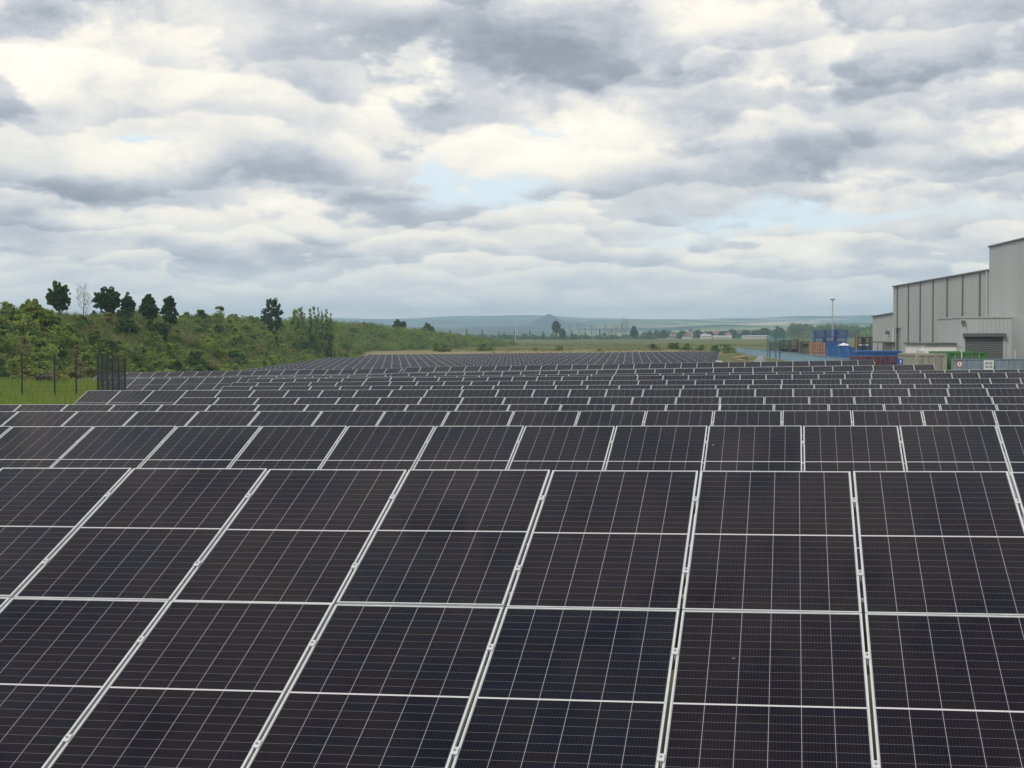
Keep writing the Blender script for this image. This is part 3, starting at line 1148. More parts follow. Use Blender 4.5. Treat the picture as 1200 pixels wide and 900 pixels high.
# special bushes: leafy pale willow-like tree at far left and grey thicket at the foot
for (px, top, Y, r, lm, lab, nm) in [
    (38, 354, 150, 1.3, 'leaf_light', "tall yellow-green bushy tree below the leftmost dark tree", "bushy_tree"),
    (20, 362, 146, 1.2, 'leaf_mid', "green bushy tree at the far left end of the ridge", "bushy_tree"),
    (55, 362, 150, 1.2, 'leaf_light', "yellow-green bushy tree under the leftmost dark ridge tree", "bushy_tree"),
    (185, 377, 186, 1.2, 'leaf_dark', "dark bush at the feet of the paired ridge trees", "dark_shrub"),
]:
    zg = ridge_z(px, Y)
    t_ = make_tree(nm, int(400 + px), (390 - top) / F * Y - zg, r, .05, M[lm], lab, "bush", None, .10, 12, 90)
    place(t_, px, Y, zg)
for i, (px, Y, s_) in enumerate([(8, 121, 1.7), (30, 122, 1.9), (52, 121, 1.7), (72, 122, 1.4), (88, 123, 1.3), (104, 124, 1.2), (18, 118, 1.5), (-8, 120, 1.8), (42, 124, 1.8), (115, 126, 1.1)]):
    x = at(px, Y)
    o = put_mesh("grey_shrub", grey[i % 2], None, (x, Y, ground(x, Y) - .1 + (.5 if px < 60 else 0.2)), (0, 0, i * 1.3), (s_ * 1.15, s_, s_ * 1.2))
    tag(o, "grey-brown twiggy shrub at the foot of the bank behind the fence", "shrub", "grey shrubs behind the fence")

# meadow grass beside the row ends
def grass(name, n, xs, ys, hh, mt, seed, keep=None, wd=.02):
    rng = np.random.default_rng(seed)
    x = rng.uniform(*xs, n); y = rng.uniform(*ys, n)
    if keep is not None:
        k = keep(x, y); x, y = x[k], y[k]
    n = len(x)
    z = ground_np(x, y)
    h = hh * rng.uniform(.45, 1.15, n) * (0.75 + 0.35 * np.sin(x * 1.7 + 2 * np.sin(y * .6)) * np.sin(y * 1.1))
    a = rng.uniform(0, 6.28, n)
    lean = rng.normal(size=(n, 2)) * .22 * h[:, None]
    w_ = wd * rng.uniform(.6, 1.5, n)
    p0 = np.stack([x - np.cos(a) * w_, y - np.sin(a) * w_, z - .05], 1)
    p1 = np.stack([x + np.cos(a) * w_, y + np.sin(a) * w_, z - .05], 1)
    p2 = np.stack([x + lean[:, 0], y + lean[:, 1], z + h], 1)
    v = np.stack([p0, p1, p2], 1).reshape(-1, 3)
    f = np.arange(len(v)).reshape(-1, 3)
    tag(put_mesh(name, np_mesh(name, v, f, mt)), kind='stuff')


def bank_grass(n, seed, mt):
    rng = np.random.default_rng(seed)
    ys, ds = rng.uniform(95, 300, n), rng.uniform(-.2, .95, n)
    pts = np.array([bank_point(float(a), float(b)) for a, b in zip(ys, ds)])
    k_ = 7
    pts = np.repeat(pts, k_, 0) + np.concatenate([rng.normal(size=(n * k_, 2)) * .35, np.zeros((n * k_, 1))], 1)
    n2 = n * k_
    h = rng.uniform(.25, .75, n2); a = rng.uniform(0, 6.28, n2); w_ = rng.uniform(.02, .06, n2)
    off = np.stack([np.cos(a) * w_, np.sin(a) * w_, np.zeros(n2)], 1)
    tip = np.stack([rng.normal(size=n2) * .15, rng.normal(size=n2) * .15, h], 1)
    lowz = np.array([0, 0, -.25])
    v = np.stack([pts - off + lowz, pts + off + lowz, pts + tip], 1).reshape(-1, 3)
    tag(put_mesh("bank_grass", np_mesh("bank_grass", v, np.arange(len(v)).reshape(-1, 3), mt)), kind='stuff')


M['bank_grass'] = leaf_material("rough_bank_grass", [(0.1, (0.075, 0.112, 0.028)), (0.5, (0.125, 0.165, 0.045)), (0.9, (0.190, 0.200, 0.075))], .4)
bank_grass(9000, 8, M['bank_grass'])
M['grass'] = leaf_material("meadow_grass", [(0.1, (0.120, 0.185, 0.035)), (0.5, (0.205, 0.275, 0.058)), (0.9, (0.330, 0.360, 0.115))], .5)
M['dry_grass'] = leaf_material("dry_grass", [(0.1, (0.10, 0.125, 0.035)), (0.5, (0.155, 0.17, 0.055)), (0.9, (0.23, 0.21, 0.095))], .4)
def left_of_rows(x, y):
    Y0 = y - math.tan(YAW) * x
    edge = np.where(Y0 < 41, -19.0, np.where(Y0 < 49, -10.0, np.where(Y0 < 57, -14.6, -13.4 - .30 * np.clip(y - 61, 0, 60))))
    return x < edge
grass("meadow_grass", 90000, (-38, -9), (40, 104), .5, M['grass'], 3, left_of_rows, .022)
def far_field(x, y):
    return np.abs(x / y) < .33
grass("field_grass", 60000, (-150, 180), (322, 560), .5, M['dry_grass'], 4, lambda x, y: far_field(x, y) & (np.sin(x * .05) + np.sin(y * .04 + x * .02) > .2), .10)
# tufts and bushes at the field's edge
for i, (px, Y, s_) in enumerate([(655, 345, .9), (765, 360, 1.2), (790, 350, 1.3), (806, 340, 1.2), (822, 352, 1.0), (838, 335, 1.3), (851, 325, 1.5), (702, 333, .6), (628, 336, .5), (568, 345, 1.3), (575, 340, 1.1), (512, 335, 1.4), (520, 332, 1.3)]):
    x = at(px, Y)
    o = put_mesh("field_bush", rs.choice(protos[:4])[1], None, (x, Y, ground(x, Y) - .1), (0, 0, i), (s_ * 1.5, s_ * 1.5, s_))
    tag(o, "low green bush on the dry field edge behind the solar rows", "bush", "low bushes at the field edge")


# ------------------------------------------------------------------ far tree line, village, wood
def tiny_tree(name, px, top, base, Y, rpx, lm, lab, group, shape='round', seed=0, cat="tree", trunk=.1):
    h = (base - top) / F * Y
    t_ = make_tree(name, 600 + seed, h, rpx / F * Y, trunk, M[lm], lab, cat, group, max(.28, rpx / F * Y * .13), 8, 26, shape, clump=.45)
    x = at(px, Y)
    t_.location = (x, Y, (390 - base) / F * Y - .3)
    return t_


g_p = "slim dark poplars along the far field edge"
for i, (px, top, r) in enumerate([(528, 386, 1.2), (547, 384, 1.5), (565, 386, 1.3), (585, 388, 1.0), (603, 385, 1.3), (621, 386, 1.3), (637, 388, 1.3), (670, 386, 1.2), (686, 388, 1.2), (703, 386, 1.5), (592, 388, 1.2)]):
    tiny_tree("poplar", px, top, 398, 1090, r, 'leaf_dark', "slim dark columnar poplar in the far tree line", g_p, 'column', i)
tiny_tree("spreading_tree", 652, 375.5, 398, 1000, 5.0, 'leaf_dark', "tall spreading tree rising above the far poplars under the cone hill", None, 'round', 40, trunk=.34)
tiny_tree("field_tree", 743, 382, 398, 980, 5.2, 'leaf_dark', "dense dark green tree at the right end of the poplar line", None, 'cone', 41)
tiny_tree("field_tree", 659, 384, 398, 1000, 4.0, 'leaf_dark', "short dark tree at the foot of the tall spreading far tree", None, 'round', 42)
g_b = "bare grey trees in the far tree line"
for i, (px, top) in enumerate([(678, 380), (693, 382), (709, 379), (717, 381), (722, 380), (733, 374), (729, 377), (698, 384), (684, 385), (648, 384), (666, 383), (713, 384)]):
    Y = 1030
    t_ = make_bare_tree("bare_tree", 700 + i, (398.5 - top) / F * Y, 2.4 if px != 733 else 3.4, "tall leafless grey tree in the far tree line" if px != 733 else "largest leafless tree of the far tree line, left of the dark green tree", g_b, None, .013, nl=22)
    t_.location = (at(px, Y), Y, (390 - 398.5) / F * Y)
# hedge in front of the poplars, village trees, the pine wood
def tree_mass(name, x0, x1, Y, topf, base, lm, n, size, seed, depth=30):
    rng = np.random.default_rng(seed)
    cs = []
    for i in range(n):
        px = rng.uniform(x0, x1)
        YY = Y + rng.uniform(0, depth)
        top = topf(px) + rng.uniform(0, 1.8)
        zt, zb = (390 - top) / F * Y, (390 - base) / F * Y
        f = rng.uniform(.15, .9)
        r = rng.uniform(.14, .26) * (zt - zb) + .5
        cs.append((at(px, YY), YY, zb + (zt - zb) * f, r))
    v, f = leaves(rng, cs, 16, size)
    tag(put_mesh(name, np_mesh(name, v, f, M[lm])), kind='stuff')


tree_mass("hedge", 520, 770, 1105, lambda p: 392.3 + .9 * math.sin(p * .21) + 1.0 * math.sin(p * .53), 399, 'leaf_dark', 420, .75, 1)
tree_mass("hedge", 750, 930, 1240, lambda p: 388.5 + 1.5 * math.sin(p * .16) + 1.3 * math.sin(p * .43), 397, 'leaf_dark', 380, .8, 2, 60)
tree_mass("pine_wood", 925, 1060, 1150, lambda p: 381.0 + .7 * math.sin(p * .35) + 1.0 * math.sin(p * .12) + max(0, p - 985) * .06, 397, 'leaf_dark', 700, .85, 3, 60)
tree_mass("hedge", 1010, 1060, 980, lambda p: 387.0, 399, 'leaf_mid', 160, .8, 4, 40)
g_v = "round trees among the village houses"
for i, (px, top, r) in enumerate([(762, 388, 4), (778, 387, 4.5), (800, 387.5, 5), (818, 387, 5), (832, 388.5, 4), (858, 386.5, 5), (874, 387, 5), (896, 385, 7), (913, 384.5, 7), (770, 389, 4), (846, 388, 4), (884, 388, 4)]):
    tiny_tree("village_tree", px, top, 397.5, 1180 + (i % 3) * 14, r, 'leaf_dark', "round dark tree among the distant village houses", g_v, 'round', 60 + i)

M['render_w'] = simple("pale_render", (0.42, 0.39, 0.35), 0.9, 0, .08, .3)
M['rooftile'] = simple("terracotta_tiles", (0.20, 0.098, 0.07), 0.85, 0, .2, .8)
M['winglass'] = simple("dark_window", (0.03, 0.035, 0.04), 0.2, 0, .1)


def house(px, base, Y, wpx, hpx, lab, rz=0.0, gable=True, wallm='render_w'):
    root = empty("village_house", (at(px, Y), Y, (390 - base) / F * Y), rz)
    tag(root, lab, "house", "houses of the distant village")
    wx, h = wpx / F * Y, hpx / F * Y
    dp = 8.0
    wl = MB()
    wl.box(-wx / 2, wx / 2, 0, dp, -1, h * .58)
    wl.build("wall", M[wallm], root)
    r_ = MB()
    hz_ = h * .58
    e = .5
    a, b_, c, d = (-wx / 2 - e, -e, hz_ - .25), (wx / 2 + e, -e, hz_ - .25), (wx / 2 + e, dp + e, hz_ - .25), (-wx / 2 - e, dp + e, hz_ - .25)
    r1, r2 = (-wx / 2 - e, dp / 2, h), (wx / 2 + e, dp / 2, h)
    r_.face([a, b_, r2, r1]); r_.face([c, d, r1, r2]); r_.face([b_, c, r2]); r_.face([d, a, r1]); r_.face([d, c, b_, a])
    rf_ = r_.build("roof", M['rooftile'], root)
    ch = MB(); ch.box(wx * .18, wx * .18 + .7, dp * .55, dp * .55 + .7, h * .75, h + .8); ch.build("chimney", M['render_w'], rf_)
    for q in (-.3, 0.0, .3):
        wi = MB(); wi.box(q * wx - .5, q * wx + .5, -.06, -.003, h * .2, h * .42); wi.build("window", M['winglass'], root)


for a in [(766, 398, 1200, 9, 6.5, "pale house with brick-red roof at the left edge of the distant village"),
          (805, 396.5, 1205, 11, 7, "wide pale house with red roof left of the long low sheds"),
          (826, 397, 1195, 9, 6, "small house with brick-red roof in the middle of the village"),
          (842, 396, 1215, 12, 7.5, "large orange-roofed house in the middle of the village"),
          (853, 397, 1200, 8, 6, "small orange-roofed house right of the large orange-roofed one"),
          (789, 397.5, 1210, 7, 5.5, "small red-roofed house between village trees"),
          (880, 397, 1225, 9, 5.5, "red-roofed house at the right edge of the village")]:
    house(*a)
# long pale sheds
for (x0, x1, top, base, lab) in [(822, 834, 392.5, 397, "short cream farm shed in the distant village"), (836, 858, 394, 397.3, "long low cream shed below the orange-roofed house"), (871, 902, 393.8, 396.5, "long low white shed before the round trees")]:
    Y = 1165
    root = empty("farm_shed", (at((x0 + x1) / 2, Y), Y, (390 - base) / F * Y))
    tag(root, lab, "shed")
    wx, h = (x1 - x0) / F * Y, (base - top) / F * Y
    b1 = MB(); b1.box(-wx / 2, wx / 2, 0, 9, -1, h * .75); b1.build("wall", M['render_w'], root)
    b2 = MB(); b2.face([(-wx / 2, -.4, h * .72), (wx / 2, -.4, h * .72), (wx / 2, 4.5, h), (-wx / 2, 4.5, h)]); b2.face([(wx / 2, 9.4, h * .72), (-wx / 2, 9.4, h * .72), (-wx / 2, 4.5, h), (wx / 2, 4.5, h)])
    b2.face([(wx / 2, -.4, h * .72), (wx / 2, 9.4, h * .72), (wx / 2, 4.5, h)]); b2.face([(-wx / 2, 9.4, h * .72), (-wx / 2, -.4, h * .72), (-wx / 2, 4.5, h)])
    b2.build("roof", M['frame'], root)
# white mast in the tree line, small church tower
mm = MB(); mm.tube((0, 0, -1), (0, 0, 13.2), .22, .12, 8); mm.box(-.5, .5, -.1, .1, 12.6, 12.75); mm.box(-.12, .12, -.12, .12, 13.2, 13.6)
tag(mm.build("white_mast", M['frame'], None, (at(604, 1070), 1070, -4.6)), "thin white mast standing in the far tree line", "mast")
tw = empty("church_tower", (at(809, 1260), 1260, -4.8)); tag(tw, "small dark pointed church tower above the village trees", "tower")
b1 = MB(); b1.box(-1.6, 1.6, -1.6, 1.6, -1, 5.5); b1.build("tower_wall", M['render_w'], tw)
b2 = MB()
for i in range(4):
    c4 = [(-1.8, -1.8), (1.8, -1.8), (1.8, 1.8), (-1.8, 1.8)]
    b2.face([(*c4[i], 5.5), (*c4[(i + 1) % 4], 5.5), (0, 0, 9.2)])
M['slate'] = simple("dark_slate", (0.07, 0.07, 0.08), .7)
b2.build("spire", M['slate'], tw)


# ------------------------------------------------------------------ fence round the meadow corner
M['fence'] = simple("dark_green_paint", (0.006, 0.011, 0.010), 0.5, 0, .1, 4)
fence = empty("mesh_fence", (-20.4, 77, -2.95))
tag(fence, "dark green wire mesh fence with thin posts round the grass corner at left", "fence")
FP = [(-29.9, 74.5), (-28.0, 75.0), (-26.1, 75.4), (-24.2, 75.8), (-22.3, 76.0), (-20.98, 76.6), (-20.15, 77.2), (-19.1, 77.0),
      (-18.2, 74.2), (-17.3, 71.4), (-16.4, 68.6), (-15.5, 65.8), (-14.6, 63.0)]
FH = 1.85


def fz(x, y):
    return max(ground(x, y) + .1, -2.95 - .012 * max(0, 76 - y))


pm = MB(); pm.box(-.032, .032, -.032, .032, -2.2, FH + .05); pm.box(-.038, .038, -.038, .038, FH + .05, FH + .08)
ME_FP = pm.mesh("post", M['fence'])
for i, (x, y) in enumerate(FP):
    put_mesh("post", ME_FP, fence, (x - fence.location.x, y - fence.location.y, fz(x, y) - fence.location.z))
    if i + 1 < len(FP):
        x2, y2 = FP[i + 1]
        za, zb = fz(x, y), fz(x2, y2)
        wmesh = MB()
        n = max(4, int(math.hypot(x2 - x, y2 - y) / 0.10))
        for q in range(1, n):
            f = q / n
            p = Vector((x + (x2 - x) * f, y + (y2 - y) * f, za + (zb - za) * f)) - fence.location
            wmesh.bar(p, p + Vector((0, 0, FH)), .0042)
        for h in np.arange(.05, FH + .01, .20):
            wmesh.bar(Vector((x, y, za + h)) - fence.location, Vector((x2, y2, zb + h)) - fence.location, .006)
        wmesh.build("wire_mesh", M['fence'], fence)


# ------------------------------------------------------------------ the warehouse on the right
def cladding(name, col, pitch=.30, axis='Y', depth=.03, var=.05):
    m, t, b = mat(name)
    co = m.node_tree.nodes.new('ShaderNodeTexCoord').outputs['Object']
    x, y, z = t.sep(co)
    q = t.m('FRACT', t.div(t.add(x, y) if axis == 'Y' else z, pitch))
    h = t.smooth(t.m('ABSOLUTE', t.sub(q, .5)), .15, .3)
    n = t.noise(t.xyz(t.mul(x, 1.0), t.mul(y, 1.0), t.mul(z, .25)), .35, 7.0, .6)
    c = t.mix(t.smooth(n, .3, .7), tuple(k * (1 - var) for k in col), tuple(k * (1 + var) for k in col))
    sheet = t.m('FRACT', t.div(t.add(x, y), pitch * 4))
    c = t.mix(t.mul(t.m('LESS_THAN', sheet, .02), .35), c, tuple(k * .5 for k in col))
    t.link(c, b.inputs['Base Color'])
    b.inputs['Roughness'].default_value = .5
    b.inputs['Specular IOR Level'].default_value = .3
    bp = m.node_tree.nodes.new('ShaderNodeBump')
    bp.inputs['Strength'].default_value = .8
    bp.inputs['Distance'].default_value = depth
    t.link(h, bp.inputs['Height'])
    t.link(bp.outputs[0], b.inputs['Normal'])
    return m


M['clad'] = cladding("grey_cladding", (.40, .412, .412))
M['clad_l'] = cladding("pale_grey_cladding", (.40, .415, .42), .25, depth=.008)
M['trim'] = simple("dark_trim", (.105, .11, .113), .5, 0, .1, 2)
M['door_grey'] = cladding("roller_door", (.115, .125, .125), .12, 'Z', .02)
M['white'] = simple("white_paint", (.75, .75, .73), .5, 0, .06, 1.5)
YB0 = 88.0
XB0 = 34.8 + .07 * (YB0 - 151)
wh = empty("warehouse", (XB0, YB0, -4.2), -math.atan(.07))
tag(wh, "huge grey metal-clad warehouse with stepped roofline and dark vertical strips", "warehouse")
kk = math.sqrt(1 + .07 ** 2)


def wall_at(px, py=None):
    """distance along the wall (local y) and local height for a sight line"""
    tt = (px - 600) / F
    Yw = 24.23 / (tt - .07)
    return (Yw - YB0) * kk, (None if py is None else (390 - py) / F * Yw + 4.2)


y_low, _ = wall_at(1022.5); y_main, _ = wall_at(1046.5); y_tall, _ = wall_at(1158.6)
Z_E, Z_T = 8.30, 9.86
DW = 42
m1 = MB(); m1.box(0, DW, y_tall + .003, y_main, -.5, Z_E); m1.build("main_wall", M['clad'], wh)
m1 = MB(); m1.box(0, DW + .5, -46, y_tall, -.5, Z_T); m1.build("tall_wall", M['clad'], wh)
m1 = MB()
zl1, zl0 = 5.88, 5.68
pts = [(0, y_main + .003), (0, y_low), (14, y_low), (14, y_main + .003)]
m1.face([(0, y_low, -.5), (0, y_main, -.5), (0, y_main, zl1), (0, y_low, zl0)])
m1.face([(14, y_low, -.5), (0, y_low, -.5), (0, y_low, zl0), (14, y_low, zl0)])
m1.face([(14, y_main, -.5), (14, y_low, -.5), (14, y_low, zl0), (14, y_main, zl1)])
m1.face([(0, y_low, zl0), (0, y_main, zl1), (14, y_main, zl1), (14, y_low, zl0)])
m1.build("low_extension", M['clad'], wh)
m1 = MB(); m1.box(-.14, DW, y_tall + .01, y_main + .06, Z_E + .003, Z_E + .10); m1.build("eave_trim", M['trim'], wh)
m1 = MB(); m1.box(-.1, DW + .5, -46, y_tall + .05, Z_T + .003, Z_T + .10); m1.build("parapet_trim", M['trim'], wh)
m1 = MB(); m1.bar((-.05, y_low + .05, zl0 + .05), (-.05, y_main, zl1 + .05), .18, .1); m1.build("extension_trim", M['trim'], wh)
for px in (1051.6, 1064.6, 1078.4, 1093.4, 1109.8, 1128, 1148.2):
    yy, _ = wall_at(px)
    m1 = MB()
    m1.box(-.06, -.003, yy - .20, yy + .20, 0, Z_E - .05)
    m1.build("vertical_strip", M['trim'], wh)
m1 = MB(); yy, _ = wall_at(1158.6); m1.tube((-.10, yy + .25, 0), (-.10, yy + .25, Z_E), .06, n=8); m1.build("downpipe", M['clad_l'], wh)
# fittings on the far end
ya, za = wall_at(1042, 391)
m1 = MB(); m1.box(-.35, -.01, ya - .25, ya + .25, za - .15, za + .15); m1.bar((-.01, ya, za), (-.3, ya, za + .3), .05); m1.build("floodlight", M['trim'], wh)
ya, za = wall_at(1048, 386)
m1 = MB(); m1.tube((-.09, ya, za - 3.5), (-.09, ya, za), .07); m1.build("vent_pipe", M['frame'], wh)
ya, z1 = wall_at(1035, 401); yb, _ = wall_at(1049, 401)
m1 = MB(); m1.box(-1.1, -.01, yb, ya, z1 - .12, z1); m1.bar((-1.05, ya - .1, 0), (-1.05, ya - .1, z1 - .12), .08); m1.bar((-1.05, yb + .1, 0), (-1.05, yb + .1, z1 - .12), .08)
m1.bar((-1.05, (ya + yb) / 2, 0), (-1.05, (ya + yb) / 2, z1 - .12), .06)
m1.build("door_canopy", M['trim'], wh)
m1 = MB(); m1.box(-.03, -.003, yb + 1.5, yb + 2.7, 0, 2.3); m1.build("side_door", M['door_grey'], wh)
ya, z1 = wall_at(1054, 387)
m1 = MB(); m1.tube((-.2, ya, 0), (-.2, ya, z1), .11); m1.box(-.35, -.003, ya - .5, ya + .12, z1, z1 + .14); m1.build("exhaust_duct", M['trim'], wh)
# entrance block in front of the wall
ax0, ax1, ay0, ay1 = -3.35, -.003, (105 - YB0), (112.7 - YB0)
Z_A = 5.05
m1 = MB(); m1.box(ax0, ax1, ay0, ay1, -.5, Z_A); m1.build("entrance_block", M['clad_l'], wh)
m1 = MB(); m1.box(ax0 - .05, ax1, ay0 - .05, ay1 + .05, Z_A + .003, Z_A + .1); m1.build("block_trim", M['clad'], wh)
m1 = MB(); m1.box(ax0 + .30, ax0 + 2.62, ay0 - .05, ay0 - .003, 0, 3.88); dr = m1.build("roller_door", M['door_grey'], wh)
m1 = MB(); m1.box(ax0 + .14, ax0 + 2.78, ay0 - .30, ay0 - .055, 3.885, 4.10); m1.build("door_hood", M['trim'], wh)
m1 = MB(); m1.box(ax0 + .12, ax0 + .29, ay0 - .06, ay0 - .004, 0, 3.88); m1.box(ax0 + 2.63, ax0 + 2.80, ay0 - .06, ay0 - .004, 0, 3.88); m1.build("door_jamb", M['clad_l'], wh)
m1 = MB(); m1.box(ax0 + .02, ax0 + .28, ay0 - .22, ay0 - .055, 4.75, 4.9); m1.build("block_lamp", M['trim'], wh)
m1 = MB(); m1.box(-.16, -.003, -46, ay0 - .01, -.5, Z_A - .02); m1.build("plinth_band", M['clad_l'], wh)


# ------------------------------------------------------------------ yard: blue fence, racks, crates, containers
def paint(name, col, rough=.5, var=.14, sc=1.6):
    return simple(name, col, rough, 0, var, sc, .4)


M['blue_steel'] = paint("pale_blue_sheet", (.20, .325, .43))
M['blue'] = paint("blue_paint", (.030, .11, .31))
M['blue_d'] = paint("dark_blue_paint", (.024, .060, .22))
M['teal'] = paint("teal_paint", (.065, .155, .15))
M['mint'] = paint("pale_green_paint", (.15, .23, .19))
M['rust'] = paint("rusty_steel", (.050, .046, .050), .8, .3)
M['yellow'] = paint("faded_yellow_paint", (.17, .165, .085))
M['orange'] = paint("orange_wood", (.27, .135, .075), .8)
M['red'] = paint("red_paint", (.14, .052, .045))
M['green'] = paint("green_container_paint", (.060, .17, .060), .55)
M['beige'] = paint("beige_container_paint", (.30, .29, .24), .6)
M['slate_blue'] = paint("grey_blue_sheet", (.20, .26, .31))
M['plank'] = paint("raw_timber", (.36, .25, .14), .85, .25)
M['tarp'] = paint("white_tarpaulin", (.62, .64, .66), .6)
M['tarp_g'] = paint("grey_tarpaulin", (.22, .23, .24), .7)
M['black'] = paint("black_steel", (.03, .03, .032), .6)

# pale blue sheet fence receding along the yard
bf_ = empty("blue_sheet_fence", (38.7, 200, -4.2))
tag(bf_, "long pale blue sheet metal fence receding along the storage yard", "fence")
fa = lambda Y: Vector((38 + .0508 * (Y - 186), Y, 0))
Yf = 176.0
nseg = 0
while Yf < 379:
    p, q = fa(Yf), fa(Yf + 6.0)
    loc = bf_.location
    pan = MB()
    n = 20
    prev = None
    for i in range(n + 1):
        f = i / n
        off = .03 if (i % 2) else 0
        pt = p.lerp(q, f) + Vector((-off, 0, 0))
        g0 = -4.35
        zt = -3.0 - .0 * f
        cur = (Vector((pt.x, pt.y, g0)) - loc, Vector((pt.x, pt.y, zt)) - loc)
        if prev:
            pan.face([prev[0], cur[0], cur[1], prev[1]])
        prev = cur
    pan.bar(p + Vector((-.06, .05, -3.02)) - loc, q + Vector((-.06, -.05, -3.02)) - loc, .06, .06)
    pan.build("sheet_panel", M['blue_steel'], bf_)
    pp = MB(); pp.box(p.x - loc.x - .02, p.x - loc.x + .10, p.y - loc.y - .05, p.y - loc.y + .05, -.1, 1.24); pp.build("post", M['slate_blue'], bf_)
    Yf += 6.0


def stillage_mesh(wx, dpt, h):
    m_ = MB()
    b = .11
    for x in (-wx / 2, wx / 2):
        for y in (-dpt / 2, dpt / 2):
            m_.bar((x, y, 0), (x, y, h - .004), b)
    for z in (.12, h - .05):
        for y in (-dpt / 2, dpt / 2):
            m_.bar((-wx / 2 + b / 2, y, z), (wx / 2 - b / 2, y, z), b * .9)
        for x in (-wx / 2, wx / 2):
            m_.bar((x, -dpt / 2 + b / 2, z), (x, dpt / 2 - b / 2, z), b * .9)
    return m_


def stillage_bars(wx, dpt, h):
    m_ = MB()
    for z in (h * .35, h * .62):
        for y in (-dpt / 2, dpt / 2):
            m_.bar((-wx / 2 + .03, y, z), (wx / 2 - .03, y, z), .06)
    for q in np.linspace(-.3, .3, 3):
        for y in (-dpt / 2 + .01, dpt / 2 - .01):
            m_.bar((q * wx, y, .12), (q * wx, y, h - .06), .05)
    return m_


def stillage_deck(wx, dpt):
    m_ = MB()
    for i in range(6):
        x = -wx / 2 + .06 + i * (wx - .12) / 6
        m_.box(x, x + (wx - .12) / 6 - .03, -dpt / 2 + .06, dpt / 2 - .06, .155, .185)
    return m_


ME_ST = {}


def stillage(kind, wx, h, loc, rz, lab, grp, load=None):
    key = (kind, wx, h)
    if key not in ME_ST:
        ME_ST[key] = (stillage_mesh(wx, 1.2, h).mesh("frame", M[kind]), stillage_bars(wx, 1.2, h).mesh("side_bars", M[kind]), stillage_deck(wx, 1.2).mesh("deck", M['rust'] if kind != 'blue_d' else M['blue_d']))
    r_ = empty("steel_stillage", loc, rz)
    tag(r_, lab, "stillage", grp)
    for n_, me in zip(("frame", "side_bars", "deck"), ME_ST[key]):
        put_mesh(n_, me, r_)
    if load:
        ld = MB()
        ld.box(-wx / 2 + .1, wx / 2 - .1, -.5, .5, .188, h * load)
        ld.box(-wx / 2 + .16, wx / 2 - .16, -.44, .44, h * load + .002, h * load + .05)
        ld.build("load", M[kind] if kind != 'blue_d' else M['slate_blue'], r_)
    return r_


LEV = ["bottom", "second from the bottom", "middle", "second from the top", "topmost", "very top"]
STK = [(904, 'teal', 'teal', 3, 1.25, 393, 258), (914, 'teal', 'teal', 3, 1.25, 391, 262), (924, 'mint', 'pale green', 3, 1.2, 393, 266), (919, 'rust', 'dark brown', 3, 1.3, 399.5, 252),
       (907, 'rust', 'dark brown', 2, 1.3, 402, 250),
       (931, 'rust', 'dark brown', 3, 1.2, 399, 256), (937, 'yellow', 'faded yellow', 4, 1.25, 392, 258), (947, 'mint', 'pale green', 4, 1.25, 388.5, 262), (944, 'rust', 'dark brown', 3, 1.2, 401, 250),
       (960, 'blue_d', 'dark blue', 4, 1.45, 388, 240), (973, 'blue_d', 'dark blue', 4, 1.45, 387.4, 240.3), (985.5, 'blue_d', 'dark blue', 4, 1.45, 387.8, 240.6),
       (970, 'blue_d', 'dark blue', 2, 1.3, 401, 233), (981, 'blue_d', 'dark blue', 2, 1.3, 401, 233.5)]
seen = {}
for si, (px, kind, cn, lev, wx, top, Y) in enumerate(STK):
    Y = max(Y, 28.55 / ((px - 600) / F - .0508) + 5.5)
    h = round(((390 - top) / F * Y + 4.2) / lev, 3)
    seen[cn] = seen.get(cn, 0) + 1
    which = ordinal(seen[cn])
    for L in range(lev):
        jx, jr = rs.uniform(-.05, .05), rs.uniform(-.03, .03)
        where = "bottom one" if L == 0 else ("topmost one" if L == lev - 1 else f"{ordinal(L + 1)} one up")
        stillage(kind, wx, h, (at(px, Y) + jx, Y + rs.uniform(-.05, .05), -4.2 + L * h), jr,
                 f"{cn} steel stillage, {where} of the {which} {cn} stack from the left", "steel stillages stacked in the yard", .62 if (kind in ('blue_d', 'rust', 'yellow') and (L + si) % 2 == 0) or (kind in ('teal', 'mint') and L == 0) else None)
# dark racks near the warehouse end
for px in (1008, 1016.5):
    for L in range(4):
        Y = 188
        stillage('black', .85, .9, (at(px, Y), Y, -4.2 + L * .905), rs.uniform(-.03, .03), f"black steel stillage, {['bottom one', 'second one up', 'third one up', 'topmost one'][L]} of the {'left' if px < 1010 else 'right'} black stack by the warehouse", "black stillages by the warehouse")
# orange crates
for ci, px in enumerate((952.5, 961.8)):
    for L in range(6):
        Y = 226
        x = at(px, Y)
        r_ = empty("orange_crate", (x, Y, -4.2 + L * .47), rs.uniform(-.04, .04))
        tag(r_, f"orange wooden crate, {['bottom', 'second lowest', 'third lowest', 'third highest', 'second highest', 'topmost'][L]} of the {'left' if ci == 0 else 'right'} crate stack", "crate", "orange crates stacked in the yard")
        m_ = MB()
        for z in (.09, .22, .35):
            m_.box(-.5, .5, -.5, -.475, z - .055, z + .055); m_.box(-.5, .5, .475, .5, z - .055, z + .055)
            m_.box(-.5, -.475, -.47, .47, z - .055, z + .055); m_.box(.475, .5, -.47, .47, z - .055, z + .055)
        m_.box(-.47, .47, -.47, .47, .03, .40)
        m_.build("boards", M['orange'], r_)
        m_ = MB()
        for sx in (-.44, 0, .44): m_.box(sx - .05, sx + .05, -.52, .52, 0, .03 - .002)
        for sx in (-.4, .4): m_.box(sx - .04, sx + .04, -.525, -.502, .03, .42)
        m_.build("battens", M['plank'], r_)


